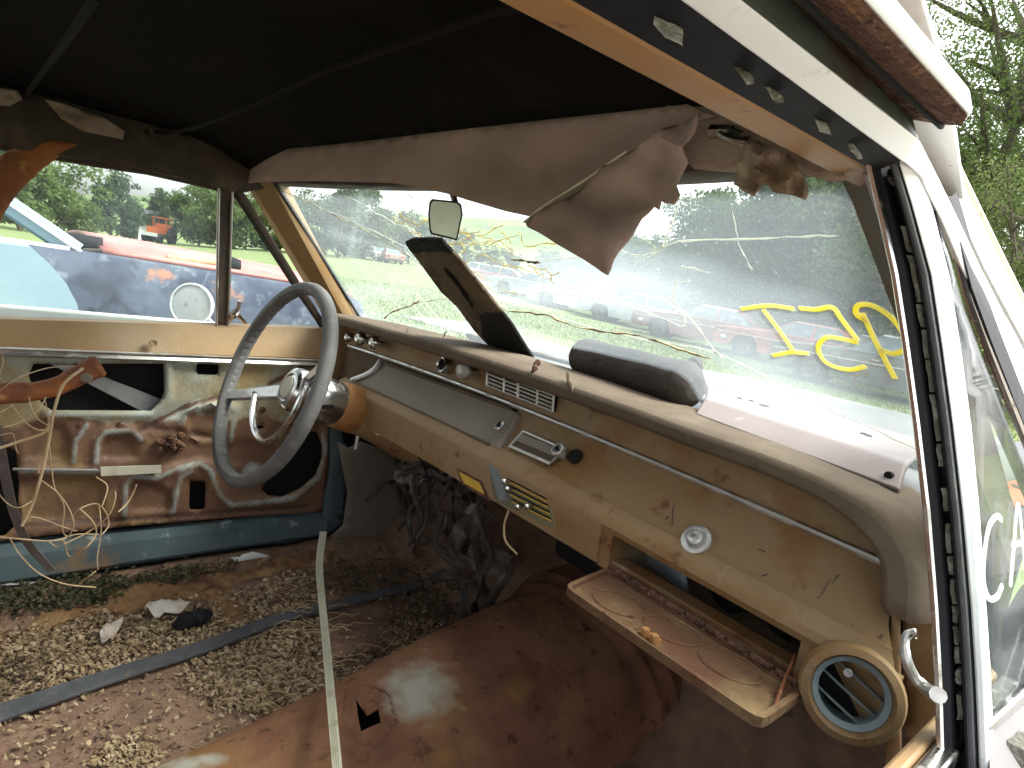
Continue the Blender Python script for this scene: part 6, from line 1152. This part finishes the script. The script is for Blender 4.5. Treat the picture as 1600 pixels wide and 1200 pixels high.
far_list = [(-60, 50, 'far1', 'leaf1', 1.5), (25, 46, 'far2', 'leaf1', 1.15), (70, 52, 'far3', 'leaf1', 1.2), (118, 58, 'far3', 'leaf3', .7), (165, 60, 'far2', 'leaf4', 1.05), (195, 64, 'far1', 'leaf4', .7), (262, 62, 'far1', 'leaf4', .85), (300, 58, 'far1', 'leaf1', 1.05), (330, 56, 'far3', 'leaf1', 1.05), (372, 60, 'far1', 'leaf2', .9), (405, 58, 'far3', 'leaf1', .9), (440, 62, 'far2', 'leaf2', .8),
            (478, 58, 'far3', 'leaf2', 1.05), (515, 55, 'far2', 'leaf4', 1.05), (545, 62, 'far1', 'leaf4', 1.25), (585, 66, 'far3', 'leaf2', .8), (625, 68, 'far1', 'leaf2', .95), (660, 72, 'far3', 'leaf2', .9), (700, 80, 'far1', 'leaf2', .9), (745, 90, 'far3', 'leaf2', .8), (780, 95, 'far1', 'leaf2', .8), (235, 66, 'far2', 'leaf2', .8)]
fl_labels = ['big mid green tree behind the neighbouring car roof', 'slender mid green tree touching the orange post', 'spreading mid green tree above the pale blue car', 'small yellowish bush above the red bonnet', 'slender bluish tree standing left of the shed', 'small bluish tree just behind the shed', 'bluish round tree just right of the tractor', 'mid green round tree beside the bluish one near the tractor', 'spreading mid green tree right beside the far division bar', 'dark round tree through the far quarter light', 'spreading mid green tree through the far quarter light', 'slender dark tree hidden behind the tan windscreen post',
             'low dark spreading tree beside the tan windscreen post', 'slender bluish tree by the windscreen post above distant cars', 'large bluish round tree behind the distant cars', 'low dark tree between the board and the bluish tree', 'dark round tree behind the star of cracks', 'low dark tree behind the interior mirror', 'dark round tree on the slope beside the interior mirror', 'low dark tree on the hillside under the headliner', 'small dark tree on the hillside above the parked row', 'slender dark tree directly behind the tractor']
for i, ((u, dd, v, lf, s), lb) in enumerate(zip(far_list, fl_labels)): tree(u, dd, v, lf, lb, gl_, i*1.3, s)
bl_labels = ['far dark tree above the pinkish red car', 'far dark tree above the silver cars', 'dark tree above the chalky white car', 'dark tree above the silver car with chalky roof', 'dense dark tree behind the maroon car', 'dense dark tree beside the hanging flap, behind the maroon car', 'lighter green tree behind the faded red car', 'dense dark tree behind the brown car', 'tall dark tree between brown and dark grey cars', 'dense dark tree behind the dark grey car', 'lighter green tree beside the rusty windscreen post']
for i, ((u, dd, v, lf, s), lb) in enumerate(zip([(850, 62, 'mid2', 'leaf2', .55), (905, 52, 'mid2', 'leaf2', .6), (960, 44, 'mid1', 'leaf2', .6), (1010, 38, 'mid2', 'leaf2', .7), (1075, 34, 'mid1', 'leaf2', .85), (1135, 30, 'mid2', 'leaf2', 1.0), (1190, 29, 'mid1', 'leaf1', 1.05), (1250, 27, 'mid2', 'leaf2', 1.05), (1310, 26, 'mid1', 'leaf2', 1.1), (1370, 25, 'mid2', 'leaf2', 1.0), (1430, 24, 'mid1', 'leaf1', .9)], bl_labels)):
    tree(u, dd, v, lf, lb, 'trees behind the parked cars', i*2.1, s)
for i, (u, dd, v, lf, s, lb) in enumerate([(1500, 17, 'near1', 'leaf1', 1.0, 'tall airy tree with open branches beside the rusted drip rail'), (1600, 21, 'near1', 'leaf3', 1.05, 'tall light green tree behind the airy tree'), (1560, 13., 'near2', 'leaf3', .55, 'bushy light green tree low beside the screen pillar'), (1680, 15, 'near2', 'leaf1', .8, 'broad mid green tree beyond the near quarter light'), (1430, 26, 'near1', 'leaf1', .85, 'tall tree whose top shows above the drip rail')]):
    tree(u, dd, v, lf, lb, 'tall trees near the road', i*1.7, s)
# grass blades where the field is close
m = MB(); V = []; F = []
for k in range(26000):
    r_ = 5.5+16*random.random()**1.3; a = random.uniform(-.25, 1.25); x, y = -r_*math.sin(a), r_*math.cos(a)
    if -9 < x < 6 and 5.4 < y < 8.6: 
        if random.random() < .93: continue
    z = gz(x, y); h = random.uniform(.04, .11); an = random.uniform(0, 3.14); w_ = .012; l = random.gauss(0, .04); n0 = len(V); V += [(x-w_*math.cos(an), y-w_*math.sin(an), z), (x+w_*math.cos(an), y+w_*math.sin(an), z), (x+l, y+l*.6, z+h)]; F.append((n0, n0+1, n0+2))
m.v, m.f = V, F
me = bpy.data.meshes.new('grass_blades'); me.from_pydata(V, [], F); me.materials.append(M['leaf3']); o = bpy.data.objects.new('grass_blades', me); col.objects.link(o); setp(o, 'short green grass of the field', 'grass', None, 'stuff')
